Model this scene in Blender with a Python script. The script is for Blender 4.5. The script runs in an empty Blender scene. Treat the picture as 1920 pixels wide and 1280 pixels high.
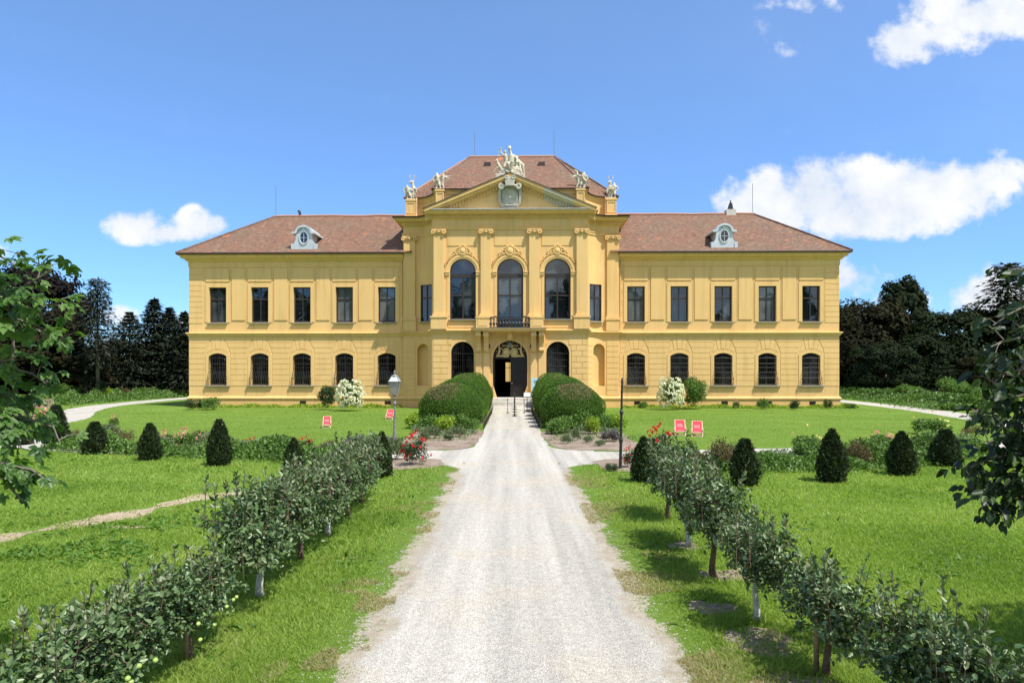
import bpy, math, random
import numpy as np
from mathutils import Vector, Matrix
rng = np.random.default_rng(7)
random.seed(7)
scene = bpy.context.scene
COL = scene.collection
H, F = 2.75, 1280.0            # eye height, focal length in photo pixels (24 mm on 36 mm)
HZ = 700.0                     # photo row of the horizon
R = math.radians

def gpt(px, py, z=0.0):        # point on the ground seen at photo pixel
    d = F * (H - z) / (py - HZ)
    return Vector(((px - 960) * d / F, d, z))
def dpt(px, py, d):            # point at a known distance
    return Vector(((px - 960) * d / F, d, H - (py - HZ) * d / F))

# ------------------------------------------------------------------ objects
def mesh_data(name, verts, faces, mats, midx=None, smooth=False):
    me = bpy.data.meshes.new(name)
    me.from_pydata([tuple(v) for v in verts], [], faces)
    for m in (mats if isinstance(mats, (list, tuple)) else [mats]):
        me.materials.append(m)
    if midx is not None:
        me.polygons.foreach_set('material_index', midx)
    if smooth:
        me.polygons.foreach_set('use_smooth', [True] * len(me.polygons))
    me.update()
    return me
def np_mesh(name, verts, quads, mats, midx=None, smooth=False, k=4):
    me = bpy.data.meshes.new(name)
    n = len(verts); f = len(quads)
    me.vertices.add(n); me.vertices.foreach_set('co', np.asarray(verts, np.float32).ravel())
    me.loops.add(f * k); me.loops.foreach_set('vertex_index', np.asarray(quads, np.int32).ravel())
    me.polygons.add(f)
    me.polygons.foreach_set('loop_start', np.arange(f, dtype=np.int32) * k)
    for m in (mats if isinstance(mats, (list, tuple)) else [mats]):
        me.materials.append(m)
    if midx is not None:
        me.polygons.foreach_set('material_index', np.asarray(midx, np.int32))
    if smooth:
        me.polygons.foreach_set('use_smooth', np.ones(f, bool))
    me.update(calc_edges=True)
    return me
def link(name, data, parent=None, loc=(0, 0, 0), rot=(0, 0, 0), scale=(1, 1, 1)):
    o = bpy.data.objects.new(name, data)
    COL.objects.link(o)
    o.location = loc; o.rotation_euler = rot; o.scale = scale
    if parent is not None: o.parent = parent
    return o
def tag(o, label=None, cat=None, group=None, kind=None):
    if label: o['label'] = label
    if cat: o['category'] = cat
    if group: o['group'] = group
    if kind: o['kind'] = kind
    return o
def thing(name, label, cat, loc=(0, 0, 0), rz=0.0, group=None, scale=(1, 1, 1)):
    o = link(name, None, None, loc, (0, 0, rz), scale)
    o.empty_display_size = 0.3
    return tag(o, label, cat, group)
def copy_tree(o, parent=None):
    c = o.copy(); COL.objects.link(c)
    if parent is not None: c.parent = parent
    for ch in list(o.children): copy_tree(ch, c)
    return c

class MB:
    def __init__(s): s.v = []; s.f = []
    def add(s, vs, fs):
        b = len(s.v); s.v += [tuple(v) for v in vs]; s.f += [tuple(i + b for i in f) for f in fs]; return s
    def box(s, x0, x1, y0, y1, z0, z1):
        return s.add([(x0,y0,z0),(x1,y0,z0),(x1,y1,z0),(x0,y1,z0),(x0,y0,z1),(x1,y0,z1),(x1,y1,z1),(x0,y1,z1)],
              [(0,3,2,1),(4,5,6,7),(0,1,5,4),(1,2,6,5),(2,3,7,6),(3,0,4,7)])
    def prism(s, poly, y0, y1):           # polygon in x,z extruded along y
        n = len(poly)
        vs = [(p[0], y0, p[1]) for p in poly] + [(p[0], y1, p[1]) for p in poly]
        fs = [tuple(range(n)), tuple(range(2 * n - 1, n - 1, -1))]
        fs += [(i, i + n, (i + 1) % n + n, (i + 1) % n) for i in range(n)]
        return s.add(vs, fs)
    def prism_x(s, poly, x0, x1):         # polygon in y,z extruded along x
        n = len(poly)
        vs = [(x0, p[0], p[1]) for p in poly] + [(x1, p[0], p[1]) for p in poly]
        fs = [tuple(range(n)), tuple(range(2 * n - 1, n - 1, -1))]
        fs += [(i, i + n, (i + 1) % n + n, (i + 1) % n) for i in range(n)]
        return s.add(vs, fs)
    def tube(s, pts, rad, k=6, cap=True):
        pts = [Vector(p) for p in pts]; n = len(pts)
        rad = rad if isinstance(rad, (list, tuple)) else [rad] * n
        vs = []; fs = []
        ref = None
        for i, p in enumerate(pts):
            t = (pts[min(i + 1, n - 1)] - pts[max(i - 1, 0)])
            if t.length < 1e-9: t = Vector((0, 0, 1))
            t.normalize()
            if ref is None or abs(ref.dot(t)) > .95:
                ref = Vector((1, 0, 0)) if abs(t.x) < .8 else Vector((0, 1, 0))
            a = (ref - t * ref.dot(t)).normalized(); b = t.cross(a); ref = a
            for j in range(k):
                w = 2 * math.pi * j / k
                vs.append(p + (a * math.cos(w) + b * math.sin(w)) * rad[i])
        for i in range(n - 1):
            for j in range(k):
                fs.append((i*k+j, i*k+(j+1)%k, (i+1)*k+(j+1)%k, (i+1)*k+j))
        if cap: fs += [tuple(range(k - 1, -1, -1)), tuple(range((n-1)*k, n*k))]
        return s.add(vs, fs)
    def lathe(s, prof, c=(0, 0, 0), k=12):
        vs = []; fs = []; n = len(prof)
        for r, z in prof:
            for j in range(k):
                w = 2 * math.pi * j / k
                vs.append((c[0] + r * math.cos(w), c[1] + r * math.sin(w), c[2] + z))
        for i in range(n - 1):
            for j in range(k):
                fs.append((i*k+j, i*k+(j+1)%k, (i+1)*k+(j+1)%k, (i+1)*k+j))
        fs += [tuple(range(k - 1, -1, -1)), tuple(range((n-1)*k, n*k))]
        return s.add(vs, fs)
    def ball(s, c, r, k=10, m=7):
        rx, ry, rz = (r, r, r) if not isinstance(r, (tuple, list)) else r
        vs = [(c[0], c[1], c[2] - rz)]; fs = []
        for i in range(1, m):
            a = -math.pi / 2 + math.pi * i / m
            for j in range(k):
                w = 2 * math.pi * j / k
                vs.append((c[0] + rx*math.cos(a)*math.cos(w), c[1] + ry*math.cos(a)*math.sin(w), c[2] + rz*math.sin(a)))
        vs.append((c[0], c[1], c[2] + rz)); L = len(vs) - 1
        for j in range(k):
            fs.append((0, 1 + (j+1)%k, 1 + j)); fs.append((L, 1+(m-2)*k+j, 1+(m-2)*k+(j+1)%k))
        for i in range(m - 2):
            for j in range(k):
                fs.append((1+i*k+j, 1+i*k+(j+1)%k, 1+(i+1)*k+(j+1)%k, 1+(i+1)*k+j))
        return s.add(vs, fs)
    def limb(s, a, b, r0, r1):            # capsule
        a, b = Vector(a), Vector(b)
        s.tube([a, a.lerp(b, .5), b], [r0, (r0 + r1) / 2, r1], 8); s.ball(a, r0, 8, 5); s.ball(b, r1, 8, 5); return s
    def torus(s, c, rx, rz, r, k=24, m=6, a0=0, a1=2*math.pi):   # ring in the x,z plane
        full = abs(a1 - a0 - 2*math.pi) < 1e-6
        pts = [(c[0] + rx*math.cos(a0+(a1-a0)*i/k), c[1], c[2] + rz*math.sin(a0+(a1-a0)*i/k)) for i in range(k + 1)]
        return s.tube(pts, r, m, cap=not full)
    def sweep(s, path, prof, capends=False):    # profile (out, z) along a plan path; out is to the right of travel
        n = len(path); k = len(prof); vs = []; fs = []
        for i in range(n):
            ns = []
            for a, b in ((i - 1, i), (i, i + 1)):
                if a < 0 or b >= n: continue
                d = Vector((path[b][0] - path[a][0], path[b][1] - path[a][1])); d.normalize()
                ns.append(Vector((d.y, -d.x)))
            m = ns[0] if len(ns) == 1 else (ns[0] + ns[1]) / max(.35, 1 + ns[0].dot(ns[1]))
            for o, z in prof: vs.append((path[i][0] + m.x*o, path[i][1] + m.y*o, z))
        for i in range(n - 1):
            for j in range(k - 1):
                fs.append((i*k+j, i*k+j+1, (i+1)*k+j+1, (i+1)*k+j))
        if capends: fs += [tuple(range(k - 1, -1, -1)), tuple(range((n-1)*k, n*k))]
        return s.add(vs, fs)
    def data(s, name, mat, smooth=False): return mesh_data(name, s.v, s.f, mat, None, smooth)
    def build(s, name, mat, parent=None, loc=(0, 0, 0), smooth=False, rot=(0, 0, 0)):
        return link(name, s.data(name, mat, smooth), parent, loc, rot)

# ------------------------------------------------------------------ materials
def node(nt, typ, **kw):
    n = nt.nodes.new(typ)
    for k, v in kw.items():
        if k in n.inputs: n.inputs[k].default_value = v
        else: setattr(n, k, v)
    return n
def mat(name, rough=.6, spec=.5, metal=0.0):
    m = bpy.data.materials.new(name); m.use_nodes = True
    nt = m.node_tree; b = nt.nodes['Principled BSDF']
    b.inputs['Roughness'].default_value = rough
    b.inputs['Specular IOR Level'].default_value = spec
    b.inputs['Metallic'].default_value = metal
    return m, nt, b
def noise_mix(nt, c1, c2, scale, detail=6, lo=.35, hi=.65, coord='Object', vec=None, rough=.6):
    if vec is None:
        tc = node(nt, 'ShaderNodeTexCoord'); vec = tc.outputs[coord]
    n = node(nt, 'ShaderNodeTexNoise'); n.inputs['Scale'].default_value = scale; n.inputs['Detail'].default_value = detail; n.inputs['Roughness'].default_value = rough
    nt.links.new(vec, n.inputs['Vector'])
    r = node(nt, 'ShaderNodeMapRange'); r.inputs['From Min'].default_value = lo; r.inputs['From Max'].default_value = hi
    nt.links.new(n.outputs['Fac'], r.inputs['Value'])
    x = node(nt, 'ShaderNodeMix', data_type='RGBA')
    nt.links.new(r.outputs['Result'], x.inputs['Factor'])
    for i, c in ((6, c1), (7, c2)):
        if isinstance(c, tuple): x.inputs[i].default_value = (*c, 1)
        else: nt.links.new(c, x.inputs[i])
    return x.outputs[2], n
def simple(name, c1, c2, scale=3.0, rough=.6, spec=.4, metal=0.0, bump=0.0, bscale=40, **kw):
    m, nt, b = mat(name, rough, spec, metal)
    col, n = noise_mix(nt, c1, c2, scale, **kw)
    nt.links.new(col, b.inputs['Base Color'])
    if bump:
        tc = node(nt, 'ShaderNodeTexCoord'); nn = node(nt, 'ShaderNodeTexNoise'); nn.inputs['Scale'].default_value = bscale; nn.inputs['Detail'].default_value = 4
        nt.links.new(tc.outputs['Object'], nn.inputs['Vector'])
        bp = node(nt, 'ShaderNodeBump'); bp.inputs['Strength'].default_value = bump; bp.inputs['Distance'].default_value = .02
        nt.links.new(nn.outputs['Fac'], bp.inputs['Height']); nt.links.new(bp.outputs['Normal'], b.inputs['Normal'])
    return m
def leaf_mat(name, cols, trans=.3, rough=.5, spec=.35, gloss=True, patch=0.0):
    """cols: dark..light colours picked per leaf"""
    m, nt, b = mat(name, rough, spec)
    g = node(nt, 'ShaderNodeNewGeometry')
    rp = node(nt, 'ShaderNodeValToRGB'); e = rp.color_ramp.elements
    while len(e) < len(cols): e.new(.5)
    for i, c in enumerate(cols):
        e[i].position = i / max(1, len(cols) - 1); e[i].color = (*c, 1)
    fac = g.outputs['Random Per Island']
    if patch:
        tc = node(nt, 'ShaderNodeTexCoord'); nn = node(nt, 'ShaderNodeTexNoise'); nn.inputs['Scale'].default_value = patch; nn.inputs['Detail'].default_value = 2
        nt.links.new(tc.outputs['Object'], nn.inputs['Vector'])
        mr = node(nt, 'ShaderNodeMapRange'); mr.inputs['From Min'].default_value = .3; mr.inputs['From Max'].default_value = .7
        nt.links.new(nn.outputs['Fac'], mr.inputs['Value'])
        mx = node(nt, 'ShaderNodeMix', data_type='FLOAT'); mx.inputs['Factor'].default_value = .5
        nt.links.new(g.outputs['Random Per Island'], mx.inputs[2]); nt.links.new(mr.outputs['Result'], mx.inputs[3])
        fac = mx.outputs[0]
    nt.links.new(fac, rp.inputs['Fac'])
    nt.links.new(rp.outputs['Color'], b.inputs['Base Color'])
    t = node(nt, 'ShaderNodeBsdfTranslucent')
    mm = node(nt, 'ShaderNodeMix', data_type='RGBA', blend_type='MULTIPLY'); mm.inputs['Factor'].default_value = 1
    mm.inputs[7].default_value = (1.5, 1.6, .6, 1)
    nt.links.new(rp.outputs['Color'], mm.inputs[6]); nt.links.new(mm.outputs[2], t.inputs['Color'])
    mix = node(nt, 'ShaderNodeMixShader'); mix.inputs['Fac'].default_value = trans
    nt.links.new(b.outputs[0], mix.inputs[1]); nt.links.new(t.outputs[0], mix.inputs[2])
    nt.links.new(mix.outputs[0], nt.nodes['Material Output'].inputs['Surface'])
    return m

M = {}
# plaster: yellow limewash with faint weather streaks and dirt low down
def plaster(name, c1, c2, c3):
    m, nt, b = mat(name, .9, .15)
    tc = node(nt, 'ShaderNodeTexCoord')
    mp = node(nt, 'ShaderNodeMapping'); mp.inputs['Scale'].default_value = (1.5, 1.5, .14)
    nt.links.new(tc.outputs['Object'], mp.inputs['Vector'])
    a, _ = noise_mix(nt, c1, c2, .35, 5, .35, .65, vec=tc.outputs['Object'])
    a2, _ = noise_mix(nt, a, c3, 1.6, 7, .50, .82, vec=mp.outputs['Vector'])
    sx = node(nt, 'ShaderNodeSeparateXYZ'); nt.links.new(tc.outputs['Object'], sx.inputs[0])
    mr = node(nt, 'ShaderNodeMapRange'); mr.inputs['From Min'].default_value = 1.3; mr.inputs['From Max'].default_value = .1; mr.inputs['To Max'].default_value = .55
    nt.links.new(sx.outputs['Z'], mr.inputs['Value'])
    nn = node(nt, 'ShaderNodeTexNoise'); nn.inputs['Scale'].default_value = 1.3; nn.inputs['Detail'].default_value = 6
    nt.links.new(tc.outputs['Object'], nn.inputs['Vector'])
    mu = node(nt, 'ShaderNodeMath', operation='MULTIPLY'); nt.links.new(mr.outputs[0], mu.inputs[0]); nt.links.new(nn.outputs['Fac'], mu.inputs[1])
    x = node(nt, 'ShaderNodeMix', data_type='RGBA'); nt.links.new(mu.outputs[0], x.inputs['Factor'])
    nt.links.new(a2, x.inputs[6]); x.inputs[7].default_value = (.62, .34, .10, 1)
    nt.links.new(x.outputs[2], b.inputs['Base Color'])
    n2 = node(nt, 'ShaderNodeTexNoise'); n2.inputs['Scale'].default_value = 14; n2.inputs['Detail'].default_value = 6
    nt.links.new(tc.outputs['Object'], n2.inputs['Vector'])
    bp = node(nt, 'ShaderNodeBump'); bp.inputs['Strength'].default_value = .18; bp.inputs['Distance'].default_value = .03
    nt.links.new(n2.outputs['Fac'], bp.inputs['Height']); nt.links.new(bp.outputs['Normal'], b.inputs['Normal'])
    return m
M['plaster'] = plaster('yellow_plaster', (.735, .475, .198), (.80, .53, .228), (.58, .385, .165))
M['trim'] = plaster('yellow_trim', (.755, .495, .205), (.79, .525, .225), (.60, .395, .16))
M['patina'] = simple('weathered_grey_plaster', (.56, .54, .47), (.62, .49, .25), 2.2, .9, .1)
M['stone'] = simple('pale_statue_stone', (.62, .565, .44), (.33, .30, .22), 3.0, .85, .2, bump=.3, bscale=18, lo=.42, hi=.72)
M['greystone'] = simple('grey_carved_stone', (.60, .555, .47), (.40, .375, .31), 3.0, .85, .2, bump=.2, bscale=16)
M['sill'] = simple('grey_stone_sill', (.28, .27, .24), (.42, .39, .32), 5, .8, .2)
M['step'] = simple('pale_stone_step', (.62, .59, .52), (.50, .47, .41), 4, .8, .2)
def tiles(name, bscale):
    m, nt, b = mat(name, .85, .2)
    tc = node(nt, 'ShaderNodeTexCoord')
    br = node(nt, 'ShaderNodeTexBrick'); br.inputs['Scale'].default_value = 1
    br.inputs['Brick Width'].default_value = .19; br.inputs['Row Height'].default_value = .15; br.inputs['Mortar Size'].default_value = .012
    br.inputs['Color1'].default_value = (.285, .14, .085, 1); br.inputs['Color2'].default_value = (.18, .105, .072, 1); br.inputs['Mortar'].default_value = (.07, .045, .04, 1)
    br.inputs['Bias'].default_value = -.1
    uv = node(nt, 'ShaderNodeUVMap'); nt.links.new(uv.outputs[0], br.inputs['Vector'])
    a, _ = noise_mix(nt, br.outputs['Color'], (.16, .125, .085), .28, 8, .42, .80, vec=tc.outputs['Object'], rough=.7)
    wv = node(nt, 'ShaderNodeTexWhiteNoise')
    # single pale or new red tiles
    sc = node(nt, 'ShaderNodeVectorMath', operation='MULTIPLY'); sc.inputs[1].default_value = (1/.19, 1/.15, 1); nt.links.new(uv.outputs[0], sc.inputs[0])
    fl = node(nt, 'ShaderNodeVectorMath', operation='FLOOR'); nt.links.new(sc.outputs[0], fl.inputs[0]); nt.links.new(fl.outputs[0], wv.inputs['Vector'])
    gt = node(nt, 'ShaderNodeMath', operation='GREATER_THAN'); gt.inputs[1].default_value = .92; nt.links.new(wv.outputs['Value'], gt.inputs[0])
    mu = node(nt, 'ShaderNodeMath', operation='MULTIPLY'); mu.inputs[1].default_value = .22; nt.links.new(gt.outputs[0], mu.inputs[0])
    x = node(nt, 'ShaderNodeMix', data_type='RGBA'); nt.links.new(mu.outputs[0], x.inputs['Factor']); nt.links.new(a, x.inputs[6]); x.inputs[7].default_value = (.43, .34, .24, 1)
    gt2 = node(nt, 'ShaderNodeMath', operation='LESS_THAN'); gt2.inputs[1].default_value = .16; nt.links.new(wv.outputs['Value'], gt2.inputs[0])
    mu2 = node(nt, 'ShaderNodeMath', operation='MULTIPLY'); mu2.inputs[1].default_value = .45; nt.links.new(gt2.outputs[0], mu2.inputs[0])
    y = node(nt, 'ShaderNodeMix', data_type='RGBA'); nt.links.new(mu2.outputs[0], y.inputs['Factor']); nt.links.new(x.outputs[2], y.inputs[6]); y.inputs[7].default_value = (.09, .055, .05, 1)
    # red new-tile patches
    z, _ = noise_mix(nt, y.outputs[2], (.44, .15, .08), .55, 4, .66, .72, vec=tc.outputs['Object'])
    nt.links.new(z, b.inputs['Base Color'])
    bp = node(nt, 'ShaderNodeBump'); bp.inputs['Strength'].default_value = .5; bp.inputs['Distance'].default_value = .03
    nt.links.new(br.outputs['Fac'], bp.inputs['Height']); bp.invert = True; nt.links.new(bp.outputs['Normal'], b.inputs['Normal'])
    return m
M['tiles'] = tiles('clay_roof_tiles', 1)
M['ridge'] = simple('ridge_tiles', (.46, .21, .13), (.36, .25, .20), 2.5, .8, .2)
M['hiptile'] = simple('dark_hip_tiles', (.10, .07, .06), (.22, .14, .11), 3, .8, .2)
M['gutter'] = simple('dark_brown_gutter', (.045, .022, .018), (.07, .035, .028), 4, .45, .5)
M['zinc'] = simple('zinc_sheet', (.52, .56, .60), (.66, .69, .71), 2, .45, .5, .25)
M['sash'] = simple('dark_window_paint', (.026, .019, .016), (.045, .034, .030), 6, .4, .5)
M['iron'] = simple('black_wrought_iron', (.012, .012, .013), (.03, .028, .027), 9, .45, .5)
M['greyiron'] = simple('weathered_grey_iron', (.16, .165, .16), (.24, .24, .23), 6, .5, .5, .2)
M['rust'] = simple('dark_rusty_iron', (.03, .022, .018), (.06, .045, .035), 9, .6, .4)
M['wooddoor'] = simple('dark_door_wood', (.012, .009, .008), (.022, .016, .013), 5, .4, .4)
M['gold'] = simple('gilded_iron', (.74, .57, .26), (.58, .42, .16), 8, .4, .5, .15)
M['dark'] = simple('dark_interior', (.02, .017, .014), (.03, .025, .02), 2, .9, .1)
def glass_mat(name, base, ior):
    m, nt, b = mat(name, .02, .5)
    b.inputs['IOR'].default_value = ior
    gp = node(nt, 'ShaderNodeNewGeometry'); mp = node(nt, 'ShaderNodeMapping'); mp.inputs['Scale'].default_value = (1, 1, .55); nt.links.new(gp.outputs['Position'], mp.inputs['Vector'])
    c0, n = noise_mix(nt, base, tuple(c * 1.8 for c in base), 1.2, 3, vec=mp.outputs[0])
    col, n = noise_mix(nt, c0, tuple(min(.16, c * 6 + .03) for c in base), .47, 2, .53, .60, vec=mp.outputs[0])      # curtains and pale rooms behind some panes
    nt.links.new(col, b.inputs['Base Color'])
    nn = node(nt, 'ShaderNodeTexNoise'); nn.inputs['Scale'].default_value = .9; nn.inputs['Detail'].default_value = 1.5
    nt.links.new(gp.outputs['Position'], nn.inputs['Vector'])
    bp = node(nt, 'ShaderNodeBump'); bp.inputs['Strength'].default_value = .22; bp.inputs['Distance'].default_value = .05
    nt.links.new(nn.outputs['Fac'], bp.inputs['Height']); nt.links.new(bp.outputs['Normal'], b.inputs['Normal'])
    return m
M['pane'] = glass_mat('dark_old_glass', (.006, .008, .009), 1.85)
M['blindpane'] = glass_mat('glass_with_pale_blind', (.075, .085, .09), 1.85)
M['blackpane'] = glass_mat('unlit_glass', (.0015, .0015, .0015), 1.35)
m, nt, b = mat('lantern_glass', .08, .5); b.inputs['Base Color'].default_value = (.55, .58, .58, 1); b.inputs['Alpha'].default_value = .45; M['lampglass'] = m
M['white'] = simple('white_paint', (.80, .80, .78), (.72, .72, .70), 5, .6, .3)
M['redcloth'] = simple('red_canvas', (.62, .045, .06), (.70, .07, .085), 7, .75, .2)
M['pinktext'] = simple('pale_pink_print', (.85, .55, .56), (.80, .48, .50), 7, .8, .2)
M['lightwood'] = simple('pale_beech_wood', (.62, .46, .29), (.72, .56, .37), 8, .6, .3)
M['benchwood'] = simple('weathered_bench_wood', (.30, .22, .14), (.40, .31, .21), 8, .7, .3)
M['banner'] = simple('pale_turquoise_board', (.42, .66, .68), (.46, .70, .71), 3, .6, .3)
M['print'] = simple('dark_print', (.05, .08, .10), (.07, .10, .12), 3, .6, .3)
M['bark'] = simple('brown_bark', (.10, .065, .04), (.18, .13, .09), 14, .9, .1, bump=.6, bscale=30)
M['greybark'] = simple('grey_bark', (.13, .115, .09), (.22, .20, .17), 10, .9, .1, bump=.6, bscale=25)
M['limewash'] = simple('whitewashed_bark', (.58, .57, .53), (.36, .34, .30), 9, .9, .1, bump=.4, bscale=30)
M['post'] = simple('wooden_stake', (.24, .16, .09), (.36, .26, .16), 9, .8, .2)
M['apple'] = simple('green_apple_skin', (.28, .42, .09), (.40, .50, .14), 5, .35, .5)
M['soil'] = simple('garden_soil', (.16, .115, .08), (.36, .30, .235), 1.6, .95, .1, bump=.8, bscale=10, rough=.95) if False else None
def soil_mat(name, a, b_, c):
    m, nt, b = mat(name, .95, .1)
    tc = node(nt, 'ShaderNodeTexCoord')
    x, _ = noise_mix(nt, a, b_, 1.1, 8, .35, .65, vec=tc.outputs['Object'])
    y, n2 = noise_mix(nt, x, c, 9, 8, .50, .72, vec=tc.outputs['Object'])
    nt.links.new(y, b.inputs['Base Color'])
    bp = node(nt, 'ShaderNodeBump'); bp.inputs['Strength'].default_value = .9; bp.inputs['Distance'].default_value = .06
    nt.links.new(n2.outputs['Fac'], bp.inputs['Height']); nt.links.new(bp.outputs['Normal'], b.inputs['Normal'])
    return m
M['soil'] = soil_mat('garden_soil', (.22, .165, .12), (.34, .28, .22), (.10, .07, .05))
M['verge'] = None
M['sand'] = soil_mat('dry_sandy_soil', (.36, .28, .185), (.46, .375, .27), (.16, .14, .07))
def gravel_col(nt, o):
    mp = node(nt, 'ShaderNodeMapping'); mp.inputs['Scale'].default_value = (1.9, .07, 1); nt.links.new(o, mp.inputs['Vector'])
    a, _ = noise_mix(nt, (.385, .365, .32), (.545, .515, .45), 1.0, 5, .36, .62, vec=mp.outputs['Vector'])      # long wheel tracks
    a1, _ = noise_mix(nt, a, (.52, .455, .35), .45, 6, .50, .75, vec=o)                                        # sandy patches
    v = node(nt, 'ShaderNodeTexVoronoi'); v.inputs['Scale'].default_value = 90; v.inputs['Randomness'].default_value = 1
    nt.links.new(o, v.inputs['Vector'])
    sep = node(nt, 'ShaderNodeSeparateColor'); nt.links.new(v.outputs['Color'], sep.inputs[0])
    mr = node(nt, 'ShaderNodeMapRange'); mr.inputs['To Min'].default_value = .68; mr.inputs['To Max'].default_value = 1.28; nt.links.new(sep.outputs[0], mr.inputs['Value'])
    n3 = node(nt, 'ShaderNodeTexNoise'); n3.inputs['Scale'].default_value = 9; n3.inputs['Detail'].default_value = 8; n3.inputs['Roughness'].default_value = .8; nt.links.new(o, n3.inputs['Vector'])
    mr3 = node(nt, 'ShaderNodeMapRange'); mr3.inputs['From Min'].default_value = .3; mr3.inputs['From Max'].default_value = .7; mr3.inputs['To Min'].default_value = .80; mr3.inputs['To Max'].default_value = 1.18; nt.links.new(n3.outputs['Fac'], mr3.inputs['Value'])
    mu = node(nt, 'ShaderNodeMath', operation='MULTIPLY'); nt.links.new(mr.outputs[0], mu.inputs[0]); nt.links.new(mr3.outputs[0], mu.inputs[1])
    x = node(nt, 'ShaderNodeMix', data_type='RGBA', blend_type='MULTIPLY'); x.inputs['Factor'].default_value = 1
    nt.links.new(a1, x.inputs[6]); nt.links.new(mu.outputs[0], x.inputs[7])
    return x.outputs[2], v.outputs['Distance']
def gravel_mat():
    m, nt, b = mat('pale_gravel', .95, .1)
    tc = node(nt, 'ShaderNodeTexCoord'); c, h = gravel_col(nt, tc.outputs['Object'])
    nt.links.new(c, b.inputs['Base Color'])
    bp = node(nt, 'ShaderNodeBump'); bp.inputs['Strength'].default_value = .55; bp.inputs['Distance'].default_value = .03
    nt.links.new(h, bp.inputs['Height']); nt.links.new(bp.outputs['Normal'], b.inputs['Normal'])
    return m
def lawn_col(nt, o):
    a, _ = noise_mix(nt, (.105, .180, .026), (.17, .26, .045), .16, 6, .35, .65, vec=o)
    mp = node(nt, 'ShaderNodeMapping'); mp.inputs['Scale'].default_value = (.06, .75, 1); nt.links.new(o, mp.inputs['Vector'])
    a2, _ = noise_mix(nt, a, (.135, .215, .035), 1.0, 4, .4, .6, vec=mp.outputs['Vector'])      # mowing bands
    y, n2 = noise_mix(nt, a2, (.07, .12, .018), 7, 10, .45, .75, vec=o, rough=.8)
    z, _ = noise_mix(nt, y, (.25, .26, .10), 1.3, 8, .60, .80, vec=o)                           # dry spots
    return z, n2.outputs['Fac']
def verge_mat():
    """worn edge of the drive: gravel breaking up into dusty soil and then into grass"""
    m, nt, b = mat('worn_verge', .95, .08)
    tc = node(nt, 'ShaderNodeTexCoord'); o = tc.outputs['Object']
    g, h = gravel_col(nt, o); l, _ = lawn_col(nt, o)
    s, _ = noise_mix(nt, (.44, .385, .30), (.30, .255, .19), 5, 8, .40, .70, vec=o, rough=.75)
    sx = node(nt, 'ShaderNodeSeparateXYZ'); nt.links.new(o, sx.inputs[0])
    def mt(op, a, b_):
        n = node(nt, 'ShaderNodeMath', operation=op)
        for i, q in enumerate((a, b_)):
            if isinstance(q, (int, float)): n.inputs[i].default_value = q
            elif q is not None: nt.links.new(q, n.inputs[i])
        return n.outputs[0]
    def nf(sc, de, ro):
        n = node(nt, 'ShaderNodeTexNoise'); n.inputs['Scale'].default_value = sc; n.inputs['Detail'].default_value = de; n.inputs['Roughness'].default_value = ro
        nt.links.new(o, n.inputs['Vector']); return n.outputs['Fac']
    ax = mt('SUBTRACT', mt('ABSOLUTE', sx.outputs['X'], None), 1.38)
    t = mt('ADD', ax, mt('ADD', mt('MULTIPLY', mt('SUBTRACT', nf(1.1, 4, .6), .5), .9), mt('MULTIPLY', mt('SUBTRACT', nf(9, 8, .75), .5), .75)))
    def step(lo, hi):
        n = node(nt, 'ShaderNodeMapRange'); n.inputs['From Min'].default_value = lo; n.inputs['From Max'].default_value = hi; nt.links.new(t, n.inputs['Value']); return n.outputs[0]
    x = node(nt, 'ShaderNodeMix', data_type='RGBA'); nt.links.new(step(-.08, .04), x.inputs['Factor']); nt.links.new(g, x.inputs[6]); nt.links.new(s, x.inputs[7])
    y = node(nt, 'ShaderNodeMix', data_type='RGBA'); nt.links.new(step(.20, .28), y.inputs['Factor']); nt.links.new(x.outputs[2], y.inputs[6]); nt.links.new(l, y.inputs[7])
    nt.links.new(y.outputs[2], b.inputs['Base Color'])
    bp = node(nt, 'ShaderNodeBump'); bp.inputs['Strength'].default_value = .55; bp.inputs['Distance'].default_value = .03
    nt.links.new(h, bp.inputs['Height']); nt.links.new(bp.outputs['Normal'], b.inputs['Normal'])
    return m
M['gravel'] = gravel_mat()
def lawn_mat():
    m, nt, b = mat('lawn_soil_and_grass', .95, .05)
    tc = node(nt, 'ShaderNodeTexCoord'); c, h = lawn_col(nt, tc.outputs['Object'])
    nt.links.new(c, b.inputs['Base Color'])
    bp = node(nt, 'ShaderNodeBump'); bp.inputs['Strength'].default_value = .6; bp.inputs['Distance'].default_value = .05
    nt.links.new(h, bp.inputs['Height']); nt.links.new(bp.outputs['Normal'], b.inputs['Normal'])
    return m
M['lawn'] = lawn_mat(); M['verge'] = verge_mat()
M['grass'] = leaf_mat('grass_blades', [(.10, .17, .024), (.19, .29, .046), (.285, .385, .078), (.40, .44, .16)], .42, .6, .2, patch=.35)
M['straw'] = leaf_mat('dry_grass_blades', [(.22, .20, .08), (.34, .29, .14), (.42, .38, .22)], .3, .8, .1)
M['weed'] = leaf_mat('broad_weed_leaves', [(.07, .15, .02), (.12, .23, .03)], .3)
M['appleleaf'] = leaf_mat('apple_leaves', [(.035, .075, .020), (.08, .14, .042), (.17, .235, .10)], .10, .40, .5)
M['shoot'] = leaf_mat('downy_apple_shoots', [(.20, .25, .14), (.27, .31, .20)], .2, .7, .2)
M['yew'] = leaf_mat('yew_needles', [(.012, .022, .008), (.022, .040, .013), (.038, .060, .018)], .1, .55, .3)
M['yewtip'] = leaf_mat('yew_young_tips', [(.05, .10, .018), (.08, .14, .025)], .15, .55, .3)
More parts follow.
